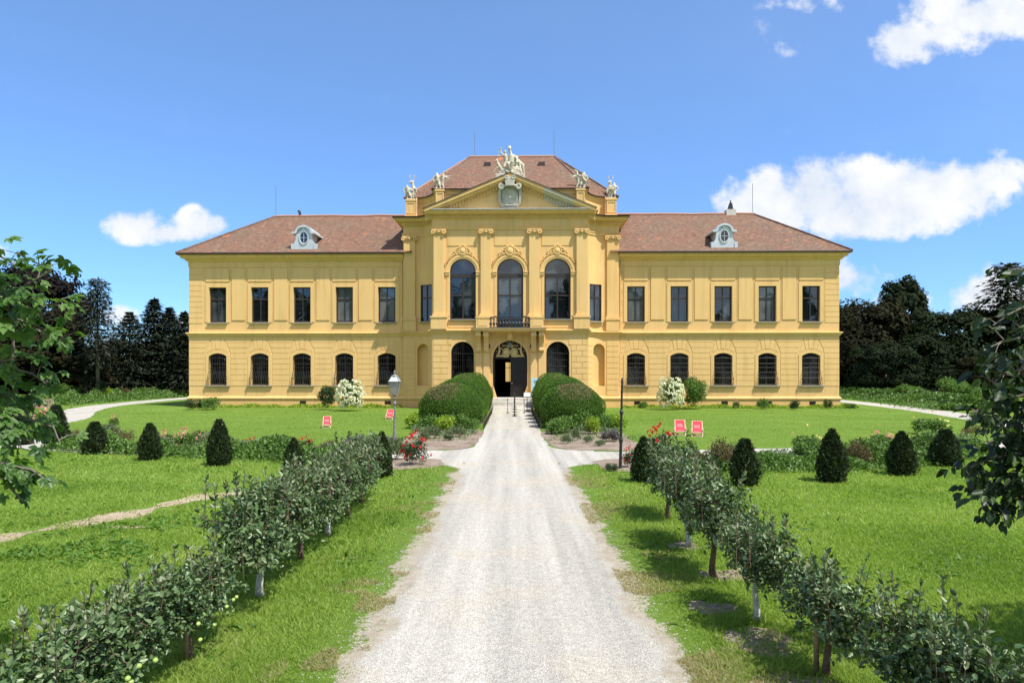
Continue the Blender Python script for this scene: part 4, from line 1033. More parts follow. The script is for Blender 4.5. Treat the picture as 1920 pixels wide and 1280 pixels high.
# ================================================================== VEGETATION
def unit(a):
    n = np.linalg.norm(a, axis=1, keepdims=True); n[n < 1e-9] = 1; return a / n
def rdir(n): return unit(rng.normal(size=(n, 3)))
def leaves(pos, axis, nrm, L, W, shape='six', bend=.18):
    """one folded leaf per point; returns verts, quads"""
    pos = np.asarray(pos, float); n = len(pos); axis = unit(axis)
    side = unit(np.cross(axis, nrm)); nn = np.cross(side, axis)
    L = np.broadcast_to(L, (n,))[:, None]; W = np.broadcast_to(W, (n,))[:, None] / 2
    if shape == 'six':
        b = pos; t = pos + axis*L - nn*L*bend
        r1 = pos + axis*L*.32 + side*W + nn*W*.35; r2 = pos + axis*L*.70 + side*W*.78 + nn*W*.2 - nn*L*bend*.5
        l1 = pos + axis*L*.32 - side*W + nn*W*.35; l2 = pos + axis*L*.70 - side*W*.78 + nn*W*.2 - nn*L*bend*.5
        v = np.stack([b, r1, r2, t, l2, l1], 1).reshape(-1, 3)
        i = (np.arange(n)*6)[:, None]
        q = np.concatenate([i + [[0, 1, 2, 3]], i + [[0, 3, 4, 5]]], 1).reshape(-1, 4)
        return v, q
    b = pos; t = pos + axis*L; r = pos + axis*L*.45 + side*W + nn*W*.3; l = pos + axis*L*.45 - side*W + nn*W*.3
    v = np.stack([b, r, t, l], 1).reshape(-1, 3); i = (np.arange(n)*4)[:, None]
    return v, i + [[0, 1, 2, 3]]
def merge(parts):
    vs = []; qs = []; mi = []; o = 0
    for (v, q), m in parts:
        vs.append(v); qs.append(q + o); o += len(v); mi += [m]*len(q)
    return np.concatenate(vs), np.concatenate(qs), mi

# ---- clipped yew cones
def yew_mesh(h=1.4, r=.36, n=5200, flat=0.0, seed=0):
    g = np.random.default_rng(seed)
    t = g.random(n)**.85; a = g.random(n)*2*np.pi
    prof = lambda t: r*np.where(t < .25, .86 + .56*t, 1.0 - ((t - .25)/.75)**1.7*(.96 - flat))
    rad = prof(t)*(1 + .08*np.sin(3*a + 9*t + seed) + .07*np.sin(7*a - 13*t + seed) + .05*np.sin(11*a + 21*t)) + g.normal(size=n)*.018 + (g.random(n) < .03)*.05
    p = np.stack([rad*np.cos(a), rad*np.sin(a), t*h + .02], 1)
    out = np.stack([np.cos(a), np.sin(a), .35 + 1.2*t], 1)
    ax = unit(out*.6 + np.array([0, 0, .8]) + g.normal(size=(n, 3))*.62)
    ln = g.uniform(.05, .105, n)
    v, q = leaves(p, ax, unit(out + g.normal(size=(n, 3))*.5), ln, ln*.42, 'four')
    mi = (g.random(len(q)) < .10).astype(int)
    return np_mesh('yew_foliage', v, q, [M['yew'], M['yewtip']], mi)
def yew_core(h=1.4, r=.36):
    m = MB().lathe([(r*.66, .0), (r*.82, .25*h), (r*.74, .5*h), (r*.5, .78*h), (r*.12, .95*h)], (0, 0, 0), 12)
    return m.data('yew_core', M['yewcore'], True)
YM = [yew_mesh(seed=1), yew_mesh(seed=2, r=.38, flat=.14), yew_mesh(seed=3, r=.34, flat=.05)]; YC = yew_core()
yl = [(411, 876, 42, 86, 'tall narrow yew cone on the left lawn before the pink peonies'),
      (281, 865, 38, 68, 'slim yew cone with bare pale twigs at its foot on left lawn'),
      (178, 854, 42, 60, 'short stout yew cone on the left lawn below the curving path'),
      (105, 843, 42, 80, 'dark yew cone half hidden by overhanging maple twigs, before the pink roses'),
      (38, 836, 44, 52, 'yew cone at the far left behind the overhanging maple leaves'),
      (551, 890, 36, 66, 'small yew cone rising behind the left row of apple trees'),
      (716, 897, 38, 84, 'yew cone at the end of the left apple row beside red roses'),
      (1207, 906, 46, 84, 'yew cone among red roses beside the bare lamp post'),
      (1396, 913, 52, 87, 'broad yew cone on the right lawn before the reddish bush'),
      (1560, 906, 52, 98, 'tallest yew cone on the right lawn'),
      (1690, 893, 50, 81, 'yew cone on the right lawn before the pink roses'),
      (1773, 876, 50, 68, 'rounded yew cone at the edge of the dark chestnut twigs')]
for i, (px, py, w, h, lab) in enumerate(yl):
    p = gpt(px, py - 3); s = p.y/F
    k = [2, 2, 1, 1, 1, 0, 0, 0, 1, 0, 0, 1][i]
    o = thing('yew_cone', lab, 'yew', p, rng.uniform(0, 6), 'clipped yew cones')
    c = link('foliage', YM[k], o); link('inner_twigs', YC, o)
    r0 = [.36, .38, .34][k]
    o.scale = (w*s/2/r0/1.07, w*s/2/r0/1.07, h*s/1.45)

# ---- the two long clipped hedges, each a chain of rounded lobes
def hedge(name, label, cx, seed):
    g = np.random.default_rng(seed)
    lobes = []
    for i in range(6):
        y = 35.0 + 2.95*i
        lobes.append((cx + g.uniform(-.05, .05) + (0 if i == 0 else -.10*np.sign(cx)), y, .90 + .03*i, 1.66 if i == 0 else 1.52, 1.66, (1.28 if i == 0 else 1.50) + .045*i))
    V = []; Q = []; parts = []
    for k, (x, y, z, rx, ry, rz) in enumerate(lobes):
        n = 17000
        d = unit(g.normal(size=(n, 3)))
        # squarish superellipsoid
        e = 2.0; rr = (np.abs(d[:, 0])**e + np.abs(d[:, 1])**e + np.abs(d[:, 2])**e)**(-1/e)
        nd = d*rr[:, None]
        p = nd*[rx, ry, rz]*(1 + .025*np.sin(7*d[:, :1] + k) + .02*np.sin(9*d[:, 2:3] + 5*d[:, 1:2])) + [x, y, z] + g.normal(size=(n, 3))*.012
        ok = p[:, 2] > .05
        for j, (x2, y2, z2, a, b, c) in enumerate(lobes):
            if j != k:
                w = np.abs((p - [x2, y2, z2])/[a, b, c]); ok &= (w**2.0).sum(1) > .95
        p = p[ok]; nrm = unit(nd[ok]/[rx, ry, rz])
        ax = unit(nrm*.45 + np.array([0, 0, .55]) + g.normal(size=p.shape)*.45)
        ln = g.uniform(.045, .085, len(p))
        br = np.zeros(len(p), int)
        if k in (0, 2, 4):
            q = (p - [x - (.35 if cx < 0 else -.1) if k == 0 else x, y - .65, z])
            dd = np.sqrt((q[:, 0]/(.95 if k == 0 else .6))**2 + (q[:, 1]/1.15)**2) + g.normal(size=len(p))*.09
            br = ((dd < .92) & (p[:, 2] > z + .40*rz) & (g.random(len(p)) < (.92 if k == 0 else .45))).astype(int)
        L = leaves(p, ax, unit(nrm + g.normal(size=p.shape)*.45), ln, ln*.5, 'four')
        parts.append((L, br))
    vs = []; qs = []; mi = []; o = 0
    for (v, q), b in parts: vs.append(v); qs.append(q + o); o += len(v); mi.append(b)
    T = thing(name, label, 'hedge', (0, 0, 0), 0, 'clipped hedges flanking the entrance path')
    T.location = (cx, 42, 0)
    v = np.concatenate(vs) - [cx, 42, 0]
    link('foliage', np_mesh('hedge_foliage', v, np.concatenate(qs), [M['hedge'], M['hedgebrown']], np.concatenate(mi)), T)
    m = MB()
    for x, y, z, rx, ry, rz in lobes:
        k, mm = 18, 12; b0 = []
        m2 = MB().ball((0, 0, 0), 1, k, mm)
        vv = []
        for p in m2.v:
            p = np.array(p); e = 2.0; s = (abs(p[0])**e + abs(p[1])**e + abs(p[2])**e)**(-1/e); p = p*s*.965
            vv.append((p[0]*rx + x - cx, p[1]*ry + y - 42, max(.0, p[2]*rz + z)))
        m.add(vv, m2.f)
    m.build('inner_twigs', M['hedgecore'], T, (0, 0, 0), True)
hedge('clipped_hedge', 'long domed hedge left of the entrance path with brown bare patch on its front', -3.06, 11)
hedge('clipped_hedge', 'long domed hedge right of the entrance path, brown on top of its front', 3.10, 12)

# ---- espalier apple trees
def apple_mesh(seed, half=.86, wid=.40, n=1700, n_sh=26, top=1.16, low=.34):
    g = np.random.default_rng(seed)
    tw = MB(); P = []; A = []
    # two arms along the row (local y), spurs from them
    for s in (-1, 1):
        for lev in (low + .2, .86):
            pts = [(0, 0, lev - .08)]; 
            for k in range(1, 6): pts.append((g.normal()*.03, s*half*k/5, lev + g.normal()*.03))
            tw.tube(pts, [.022, .02, .018, .015, .012, .008], 5)
    ns = 210
    for i in range(ns):
        y0 = g.uniform(-half, half); z0 = g.choice([low + .16, low + .28, .8, .92]) + g.normal()*.05; x0 = g.normal()*.06
        d = np.array([g.normal()*.75, g.normal()*.4, g.uniform(-.25, 1.0)]); d /= np.linalg.norm(d)
        ln = g.uniform(.16, .42); e = np.array([x0, y0, z0]) + d*ln
        e[2] = min(e[2], top + g.normal()*.04); e[0] = np.clip(e[0], -wid, wid); e[2] = max(e[2], low + abs(g.normal())*.05)
        a = np.array([x0, y0, z0]); mid = (a + e)/2 + g.normal(size=3)*.02
        if i % 2 == 0: tw.tube([a, mid, e], [.007, .005, .003], 3, False)
        k = int(n/ns)
        t = g.random(k)**.6
        pp = a + (e - a)*t[:, None] + g.normal(size=(k, 3))*.045
        P.append(pp); A.append(unit(d*.5 + g.normal(size=(k, 3))*.75 + np.array([0, 0, -.15])))
    P = np.concatenate(P); A = np.concatenate(A); N = len(P)
    out = P*np.array([1.6, .1, .4]) + np.array([0, 0, .35])
    ln = g.uniform(.040, .080, N)
    parts = [(leaves(P, A, unit(unit(out) + g.normal(size=(N, 3))*.7), ln, ln*.55, 'six', .22), 0)]
    SP = []; SA = []
    for i in range(n_sh):                    # upright young shoots
        b = np.array([g.normal()*.18, g.uniform(-half, half), top - .12]); h = g.uniform(.14, .36)
        d = np.array([g.normal()*.14, g.normal()*.14, 1.0])
        tw.tube([b - d*.25, b, b + d*h], [.006, .005, .003], 3, False)
        k = int(h*46)
        t = g.random(k); a = np.arange(k)*2.4
        SP.append(b + d*h*t[:, None]); SA.append(unit(np.stack([np.cos(a)*.9, np.sin(a)*.9, .35 + t*.9], 1)))
    SP = np.concatenate(SP); SA = np.concatenate(SA); ln = g.uniform(.045, .085, len(SP))
    top_ = (g.random(len(SP)) < .45)
    for m_, msk in ((1, top_), (0, ~top_)):
        parts.append((leaves(SP[msk], SA[msk], unit(np.cross(SA[msk], g.normal(size=(msk.sum(), 3)))), ln[msk], ln[msk]*.46, 'six', .15), m_))
    v, q, mi = merge(parts)
    return np_mesh('apple_foliage', v, q, [M['appleleaf'], M['shoot']], mi), tw.data('apple_twigs', M['bark'])
AM = [apple_mesh(21, half=.78, wid=.46, n=5600, n_sh=34), apple_mesh(22, half=.76, wid=.48, n=5600, n_sh=30), apple_mesh(23, half=.56, wid=.34, n=3300, n_sh=20, top=1.12, low=.42), apple_mesh(24, half=.62, wid=.33, n=3700, n_sh=20, top=1.20, low=.42)]
def trunk(kind, h=.62):
    m = MB(); m.tube([(0, 0, -.03), (.01, 0, .12), (-.015, .01, .35), (0, 0, h)], [.06, .042, .036, .034], 8); return m.data('apple_trunk', M[kind], True)
TM = {'bark': trunk('bark'), 'limewash': trunk('limewash')}
STK = MB().lathe([(.030, 0), (.030, .72), (.02, .75)], (0, 0, 0), 8).data('stake', M['post'], True)
FRUIT = MB().ball((0, 0, 0), .026, 8, 6).data('apples', M['apple'], True)
ap = [(-3.15, 4.95, 0, 'bark', .84, 'apple tree nearest the bottom left corner, with pale green apples'),
      (-3.10, 6.55, 1, 'post', .78, 'left row apple tree second from the near end, with a plain wooden trunk stake'),
      (-3.10, 8.4, 1, 'limewash', 1.12, 'dense left row apple tree with whitewashed trunk'),
      (-3.12, 10.05, 0, 'bark', 1.08, 'left row apple tree just beyond the whitewashed trunk'),
      (-3.12, 11.6, 1, 'limewash', 1.06, 'left row apple tree third from the far end, trunk half white'),
      (-3.16, 13.1, 0, 'bark', 1.06, 'left row apple tree second from the far end'),
      (-3.2, 14.5, 1, 'bark', 1.1, 'last apple tree of the left row beside a yew cone'),
      (3.05, 4.75, 1, 'bark', .84, 'large apple tree nearest the bottom right corner'),
      (2.86, 6.2, 2, 'post', .82, 'right row apple tree with a round brown stake at the bottom edge'),
      (2.72, 7.6, 3, 'limewash', .92, 'right row apple tree with a slim whitish trunk'),
      (2.72, 9.25, 2, 'bark', 1.14, 'thin right row apple tree beside bare sandy soil'),
      (2.80, 10.85, 3, 'limewash', 1.14, 'right row apple tree second from the far end'),
      (2.96, 12.95, 3, 'bark', 1.14, 'tallest apple tree at the far end of the right row')]
for i, (x, y, k, tk, s, lab) in enumerate(ap):
    o = thing('apple_tree', lab, 'apple tree', (x, y, 0), 0.0 if i % 2 else math.pi, 'espalier apple trees lining the drive', (s*(1.0 if x < 0 else .92), 1.0, s))
    link('foliage', AM[k][0], o); link('branches', AM[k][1], o)
    link('trunk', TM['limewash' if tk == 'limewash' else 'bark'], o)
    if tk == 'post': link('stake', STK, o, (.09 if x > 0 else -.0, -.06, -.02))
    if i in (0, 1):
        sg_ = 1 if i % 2 else -1
        for j in range(8): link('fruit', FRUIT, o, (sg_*(.36 + .06*math.sin(j*5 + i)), -.5 + .15*j, .55 + .16*math.sin(j*3 + i)))

# ---- shrubs and flowers
def shrub_mesh(seed, n=900, r=.5, h=.8, leaf=.07, mats=('shrubgreen',), flowers=0, fm=None, fs=.05, up=.4, ball=False):
    g = np.random.default_rng(seed)
    nc = 20; n = int(n*1.9); cen = unit(g.normal(size=(nc, 3)))*g.uniform(.35, .75, (nc, 1)); cen[:, 2] = np.abs(cen[:, 2])*1.0
    k = g.integers(0, nc, n)
    p = cen[k] + unit(g.normal(size=(n, 3)))*g.uniform(.15, .36, (n, 1))
    if ball: p[:, 2] = np.where(g.random(n) < .42, -p[:, 2], p[:, 2]); p = p*[r, r, h*.47] + [0, 0, h*.5]; nrm = unit(p/[r, r, h*.5] - [0, 0, 1.0])
    else: p = p*[r, r, h*.62] + [0, 0, h*.22]; nrm = unit(p/[r, r, h] - [0, 0, .25])
    p[:, 2] = np.abs(p[:, 2]) + .02
    ax = unit(nrm*.7 + g.normal(size=(n, 3))*.6 + [0, 0, up - .4])
    ln = g.uniform(.7, 1.3, n)*leaf
    v, q = leaves(p, ax, unit(nrm + g.normal(size=(n, 3))*.6 + [0, 0, .3]), ln, ln*.55, 'four')
    fo = np_mesh('shrub_foliage', v, q, M[mats[0]])
    fl = None
    if flowers:
        d = unit(g.normal(size=(flowers, 3))); d[:, 2] = np.abs(d[:, 2])*.9 + .1; d[:, 1] = np.where(g.random(flowers) < .7, -np.abs(d[:, 1]), d[:, 1])
        c = unit(d)*[r*.98, r*.98, h*.80] + [0, 0, h*.20]
        if ball: c[:, 2] = h*.5 + (g.random(flowers)*1.75 - .8)*h*.48; k_ = np.sqrt(np.maximum(.05, 1 - ((c[:, 2] - h*.5)/(h*.52))**2)); c[:, :2] = unit(np.concatenate([d[:, :2], 0*d[:, :1]], 1))[:, :2]*(r*k_)[:, None]
        P = np.repeat(c, 9, 0) + g.normal(size=(flowers*9, 3))*fs*.25; dn = np.repeat(unit(d), 9, 0)
        ax = unit(g.normal(size=P.shape) + dn*.5); fl_ = np.full(len(P), fs)
        v, q = leaves(P, ax, unit(dn + g.normal(size=P.shape)*.4), fl_, fl_*.9, 'four'); fl = np_mesh('blossoms', v, q, M[fm])
    return fo, fl
SH = {'green': shrub_mesh(31, mats=('shrubgreen',)), 'dark': shrub_mesh(32, mats=('shrubdark',), leaf=.06), 'lime': shrub_mesh(33, h=.5, mats=('shrublime',), leaf=.06),
      'red': shrub_mesh(34, n=1100, mats=('shrubred',), leaf=.045), 'grey': shrub_mesh(35, n=700, h=.6, mats=('shrubgrey',), leaf=.07, up=.9),
      'redrose': shrub_mesh(36, n=800, mats=('shrubdark',), leaf=.06, flowers=26, fm='redflower', fs=.05), 'pinkrose': shrub_mesh(37, n=800, h=.6, mats=('shrubgreen',), leaf=.06, flowers=15, fm='pinkflower', fs=.05),
      'white': shrub_mesh(38, n=1500, h=1.0, mats=('shrubgreen',), leaf=.055, flowers=150, fm='whiteflower', fs=.062, ball=True), 'bush': shrub_mesh(39, n=2200, h=1.0, mats=('shrubgreen',), leaf=.06, ball=True),
      'lav': shrub_mesh(40, n=900, h=.6, mats=('lavender',), leaf=.09, up=1.6), 'darkbush': shrub_mesh(41, n=1500, h=1.0, mats=('shrubdark',), leaf=.065, ball=True),
      'yellow': shrub_mesh(42, n=900, mats=('shrubgreen',), leaf=.07, flowers=6, fm='yellowflower', fs=.06)}
SHH = {'lime': .5, 'grey': .6, 'pinkrose': .6, 'white': 1.0, 'bush': 1.0, 'lav': .6, 'darkbush': 1.0}
def plant(kind, px, py, w, h, label, name=None, cat=None, group=None, depth=None):
    p = gpt(px, py) if depth is None else Vector(((px - 960)*depth/F, depth, 0)); s = p.y/F
    nm = {'redrose': 'rose_bush', 'pinkrose': 'rose_bush', 'white': 'flowering_shrub', 'lav': 'lavender'}.get(kind, 'shrub') if name is None else name
    ct = {'rose_bush': 'rose bush', 'flowering_shrub': 'flowering shrub', 'lavender': 'lavender'}.get(nm, nm.replace('_', ' ')) if cat is None else cat
    grp = group or {'rose_bush': 'rose bushes', 'lavender': 'lavender clumps', 'flowering_shrub': 'white flowering shrubs'}.get(nm, 'garden shrubs')
    hh = SHH.get(kind, .8)
    sc = (w*s*1.06, w*s*1.06, h*s/(hh*.86))
    fo, fl = SH[kind]
    if fl is None:
        o = link(nm, fo, None, p, (0, 0, rng.uniform(-.6, .6)), sc); return tag(o, label, ct, grp)
    o = thing(nm, label, ct, p, rng.uniform(-.4, .4), grp, sc); link('foliage', fo, o); link('blossoms', fl, o); return o
# foot of the facade
plant('white', 658, 770, 48, 52, 'round shrub covered with white blossoms before a left wing window')
plant('darkbush', 613, 768, 34, 44, 'small dark green bush left of the white blossoming shrub', group='bushes at the foot of the palace')
plant('white', 1257, 768, 46, 54, 'white blossoming shrub before the right wing, beside a green bush')
plant('bush', 1304, 767, 52, 56, 'leafy green bush touching the right white blossoming shrub', group='bushes at the foot of the palace')
plant('dark', 365, 768, 46, 22, 'low dark bush at the left corner of the palace', group='bushes at the foot of the palace')
plant('green', 396, 768, 40, 26, 'low bright bush beside the left corner of the palace', group='bushes at the foot of the palace')
plant('green', 1432, 767, 26, 22, 'thin leafy plant under the third right wing window', group='bushes at the foot of the palace')
plant('dark', 1490, 768, 26, 20, 'dark small bush under the fourth right wing window', group='bushes at the foot of the palace')
plant('dark', 1552, 766, 20, 20, 'small round bush near the right corner of the palace', group='bushes at the foot of the palace')
plant('pinkrose', 1380, 766, 16, 16, 'small pale rose at the foot of the right wing')
plant('yellow', 1592, 765, 28, 12, 'straw coloured low plant past the right corner of the palace', group='bushes at the foot of the palace')
plant('green', 1206, 765, 20, 14, 'little green plant beside the first cellar vent of the right wing', group='bushes at the foot of the palace')
# beds in front of the hedges
for a in ((778, 802, 60, 30, 'lime', 'lime green plant left of the left hedge'), (804, 808, 56, 32, 'green', 'leafy plant at the left hedge, beside the lime green one'), (832, 810, 60, 34, 'lime', 'yellow-green plant before the middle of the left hedge'),
          (862, 808, 58, 34, 'green', 'fresh green plant before the left hedge near the path'), (882, 809, 40, 26, 'green', 'low plant at the path corner of the left hedge'), (812, 822, 36, 26, 'grey', 'grey-green herb standing on the soil before the left hedge'),
          (858, 819, 40, 22, 'grey', 'grey herb on the soil nearest the path, left side'), (796, 826, 22, 20, 'grey', 'small grey herb at the left end of the left soil bed'), (840, 826, 22, 14, 'dark', 'small sprawling plant on the left soil bed'),
          (1048, 814, 52, 32, 'green', 'bright low bush at the path corner of the right hedge'), (1062, 802, 56, 32, 'green', 'green bush tucked under the right hedge'), (1088, 806, 60, 40, 'green', 'taller bush before the middle of the right hedge'),
          (1110, 814, 40, 36, 'lime', 'yellow-green upright plant before the right hedge'), (1130, 808, 50, 34, 'green', 'leafy plant before the right end of the right hedge'), (1148, 806, 60, 32, 'lime', 'lime green mound beside the bare lamp post'),
          (1080, 826, 20, 26, 'grey', 'upright grey herb on the right soil bed'), (1062, 832, 24, 18, 'grey', 'low grey herb at the rim of the right soil bed'), (1102, 830, 22, 14, 'grey', 'round grey herb in the middle of the right soil bed'),
          (1146, 828, 34, 22, 'lav', 'faded lavender clump beside the bare lamp post'), (1125, 836, 24, 12, 'grey', 'flat grey herb near the front of the right soil bed')):
    plant(a[4], a[0], a[1], a[2], a[3], a[5], group='bedding plants before the hedges')
# left border
for a in ((780, 872, 54, 56, 'redrose', 'red rose bush at the path corner on the left'), (742, 862, 50, 44, 'grey', 'loose pale green plant behind the left red roses'), (722, 848, 44, 30, 'lav', 'grey-violet lavender beside the iron lamp'),
          (668, 842, 40, 26, 'lav', 'lavender behind the left apple row'), (620, 850, 50, 28, 'red', 'brownish bush behind the left apple row'), (478, 842, 50, 20, 'redrose', 'low red roses in the left border'), (512, 845, 44, 20, 'green', 'green bush right of the low red roses in the left border'),
          (574, 845, 40, 24, 'redrose', 'red roses behind the left apple row'), (352, 842, 52, 34, 'pinkrose', 'pink peonies with dark leaves in the left border'), (312, 836, 34, 26, 'pinkrose', 'small pink peonies left of the larger ones'),
          (378, 836, 46, 34, 'red', 'brown-tinted bush behind the pink peonies'), (228, 832, 56, 32, 'red', 'reddish bush beside the short stout yew cone'), (205, 822, 44, 30, 'grey', 'silvery plant at the near end of the curving path'),
          (150, 832, 44, 30, 'red', 'dark reddish bush left of the short stout yew cone'), (82, 800, 44, 34, 'pinkrose', 'pink roses before the wooden bench'), (44, 806, 40, 34, 'pinkrose', 'pink roses under the overhanging maple leaves'),
          (214, 800, 20, 20, 'pinkrose', 'single thin rose at the edge of the left lawn'), (255, 848, 60, 18, 'green', 'low green clump between two left yew cones'), (328, 850, 60, 18, 'green', 'low green clump before the pink peonies'), (440, 850, 60, 20, 'green', 'low green clump right of the tall narrow yew cone')):
    plant(a[4], a[0], a[1], a[2], a[3], a[5], group='border plants on the left')
# right border
for a in ((1182, 876, 30, 36, 'redrose', 'red rose bush against the bare lamp post'), (1238, 868, 64, 64, 'redrose', 'tall red rose bush behind the yew cone on the right'), (1146, 884, 30, 18, 'dark', 'small dark plant at the foot of the bare lamp post'),
          (1352, 882, 74, 66, 'red', 'large reddish-brown bush behind the broad yew cone'), (1296, 866, 40, 44, 'green', 'green bush behind the far end of the right apple row'), (1512, 856, 60, 52, 'yellow', 'airy green bush left of the tallest yew cone'), (1524, 860, 34, 22, 'redrose', 'few red roses low beside the tallest yew cone'),
          (1606, 874, 62, 52, 'red', 'reddish feathery bush right of the tallest yew cone'), (1648, 836, 66, 24, 'pinkrose', 'bed of pink roses on the right lawn'), (1726, 842, 70, 28, 'red', 'brown-green low bush between the last two right yew cones'),
          (1742, 814, 66, 38, 'yellow', 'shrub with two pale yellow blooms on the right lawn'), (1822, 818, 44, 24, 'red', 'brownish bush before the right path'), (1826, 786, 34, 16, 'pinkrose', 'pink roses half hidden by the dark chestnut twigs'), (1440, 868, 40, 26, 'green', 'grassy clump beside the right cross path'),
          (1480, 876, 60, 24, 'green', 'low green clump left of the tallest yew cone'), (1650, 872, 56, 24, 'green', 'low bright clump between two right yew cones'), (1735, 862, 50, 18, 'green', 'low green clump behind the last right yew cones'), (1812, 850, 50, 22, 'lime', 'yellow-green clump at the far right of the border')):
    plant(a[4], a[0], a[1], a[2], a[3], a[5], group='border plants on the right')
# far borders along the curving paths
for i, (px, h, k) in enumerate(((150, 24, 'green'), (192, 22, 'lime'), (232, 20, 'red'), (270, 20, 'green'), (300, 18, 'dark'), (330, 16, 'green'), (112, 26, 'bush'), (175, 34, 'darkbush'))):
    plant(k, px, 748 - (px - 112)*.02, 48, h, 'bush in the far left border, ' + ['third from the bench', 'yellow-green one in front', 'reddish one', 'green one before the spruces', 'dark one', 'last before the palace corner', 'nearest the bench', 'tall dark one behind'][i], group='bushes in the far left border')
for i, (px, py, w, h, k) in enumerate(((1600, 745, 40, 12, 'dark'), (1648, 750, 50, 16, 'dark'), (1706, 753, 56, 30, 'bush'), (1752, 757, 52, 22, 'lav'), (1786, 755, 62, 44, 'bush'), (1826, 760, 60, 36, 'bush'), (1790, 768, 60, 22, 'dark'), (1730, 748, 40, 20, 'dark'), (1672, 746, 24, 16, 'darkbush'), (1618, 742, 20, 14, 'darkbush'))):
    plant(k, px, py, w, h, 'bush in the far right border, ' + ['low one nearest the palace', 'flat dark one', 'feathery upright one', 'greyish violet one', 'tallest bright green one', 'bright one beside the chestnut twigs', 'low one in front by the path', 'dark one behind the feathery one', 'little clipped ball', 'smallest clipped ball near the palace'][i], group='bushes in the far right border')

# ---- low planting nobody could count
def strip(name, pts, width, h, dens, leaf, matn, label):
    P = []; 
    for a, b in zip(pts, pts[1:]):
        a, b = np.array(a), np.array(b); L = np.linalg.norm(b - a); n = int(L*dens)
        t = rng.random(n)[:, None]; d = (b - a)/L; nrm = np.array([-d[1], d[0]])
        off = rng.normal(size=n)*width*.36
        xy = a + (b - a)*t + nrm*off[:, None]
        hh = h*(.55 + .45*np.sin(xy[:, 0]*2.3 + xy[:, 1]*1.7)*np.sin(xy[:, 0]*.9 + 2))*np.exp(-(off/width)**2*1.5)
        P.append(np.stack([xy[:, 0], xy[:, 1], hh*rng.random(n)**.5], 1))
    P = np.concatenate(P); n = len(P)
    ax = unit(rng.normal(size=(n, 3))*.7 + [0, 0, .6]); ln = rng.uniform(.7, 1.3, n)*leaf
    v, q = leaves(P, ax, unit(rng.normal(size=(n, 3))*.6 + [0, -.3, 1]), ln, ln*.5, 'four')
    o = link(name, np_mesh(name, v, q, M[matn])); return tag(o, label, 'ground cover', None, 'stuff')
HEDGE_FOOT = [((-4.7, 33.0), (-1.6, 32.6)), ((1.65, 32.7), (4.9, 33.0))]
w2 = lambda px, py: tuple(gpt(px, py)[:2])
strip('bed_planting', [w2(130, 838), w2(240, 846), w2(330, 850), w2(470, 855), w2(590, 862), w2(700, 868)], 1.3, .74, 2000, .11, 'shrubgreen', 'low green planting along the left border')
strip('bed_planting', [w2(130, 832), w2(300, 840), w2(470, 846), w2(700, 856)], 1.0, .7, 500, .09, 'shrubgrey', 'taller grey-green planting along the left border')
strip('shade_foliage', [(-95, 100), (-60, 98), (-36, 104), (-20, 106)], 6, 4.5, 420, .55, 't_dark', 'dark leaves standing in for shade between the trunks left of the palace')  # dark leaf bands put in for the black shade under the trees
strip('shade_foliage', [(30, 100), (60, 96), (95, 98)], 6, 4.5, 420, .55, 't_dark', 'dark leaves standing in for shade between the trunks right of the palace')
strip('bed_planting', [w2(1330, 880), w2(1440, 876), w2(1530, 878), w2(1640, 872), w2(1740, 860), w2(1830, 848)], 1.3, .50, 1500, .11, 'shrubgreen', 'low green planting along the right border')
strip('bed_planting', [w2(1500, 872), w2(1640, 866), w2(1740, 856), w2(1830, 846)], 1.0, .85, 1900, .11, 'shrubgreen', 'taller green planting at the far end of the right border')
strip('bed_planting', [w2(1290, 872), w2(1410, 872)], .9, .75, 1500, .10, 'shrubred', 'brownish planting behind the right row of apple trees')
strip('bed_planting', [w2(1330, 868), w2(1500, 862), w2(1640, 858), w2(1740, 850), w2(1830, 838)], 1.0, .6, 420, .09, 'shrubgrey', 'taller grey-green planting along the right border')
for a_, b_ in HEDGE_FOOT:
    sd_ = 'left' if a_[0] < 0 else 'right'
    strip('bedding', [a_, b_], .6, .75, 1300, .10, 'shrubgreen', 'leafy green bedding along the front of the %s hedge' % sd_)
    strip('bedding', [(a_[0]*.97, 31.3), (b_[0], 31.0)], .6, .42, 420, .10, 'shrubgrey', 'loose grey-green bedding on the soil before the %s hedge' % sd_)
    strip('bedding', [(a_[0]*.95, 28.6), (b_[0]*1.1, 28.2)], 1.5, .26, 150, .08, 'shrubgreen', 'scattered seedlings on the soil bed before the %s hedge' % sd_)
def bl(x): return (x - .09, 55.65 - .0209*x - .8)
strip('wall_planting', [bl(-26), bl(-8.9)], .7, .30, 420, .14, 'shrublime', 'yellow-green plants along the foot of the left wing')
strip('wall_planting', [bl(8.9), bl(27.5)], .7, .28, 420, .14, 'shrublime', 'yellow-green plants along the foot of the right wing')
strip('far_planting', [(-40.5, 55), (-41.5, 66), (-41, 82), (-38, 94)], 3.6, 1.2, 1300, .22, 'shrubgreen', 'green planting beyond the curving path on the left')
strip('far_planting', [(34, 50), (36.5, 60), (39, 72), (38.5, 90)], 3.4, 1.25, 1300, .22, 'shrubgreen', 'green planting beyond the curving path on the right')

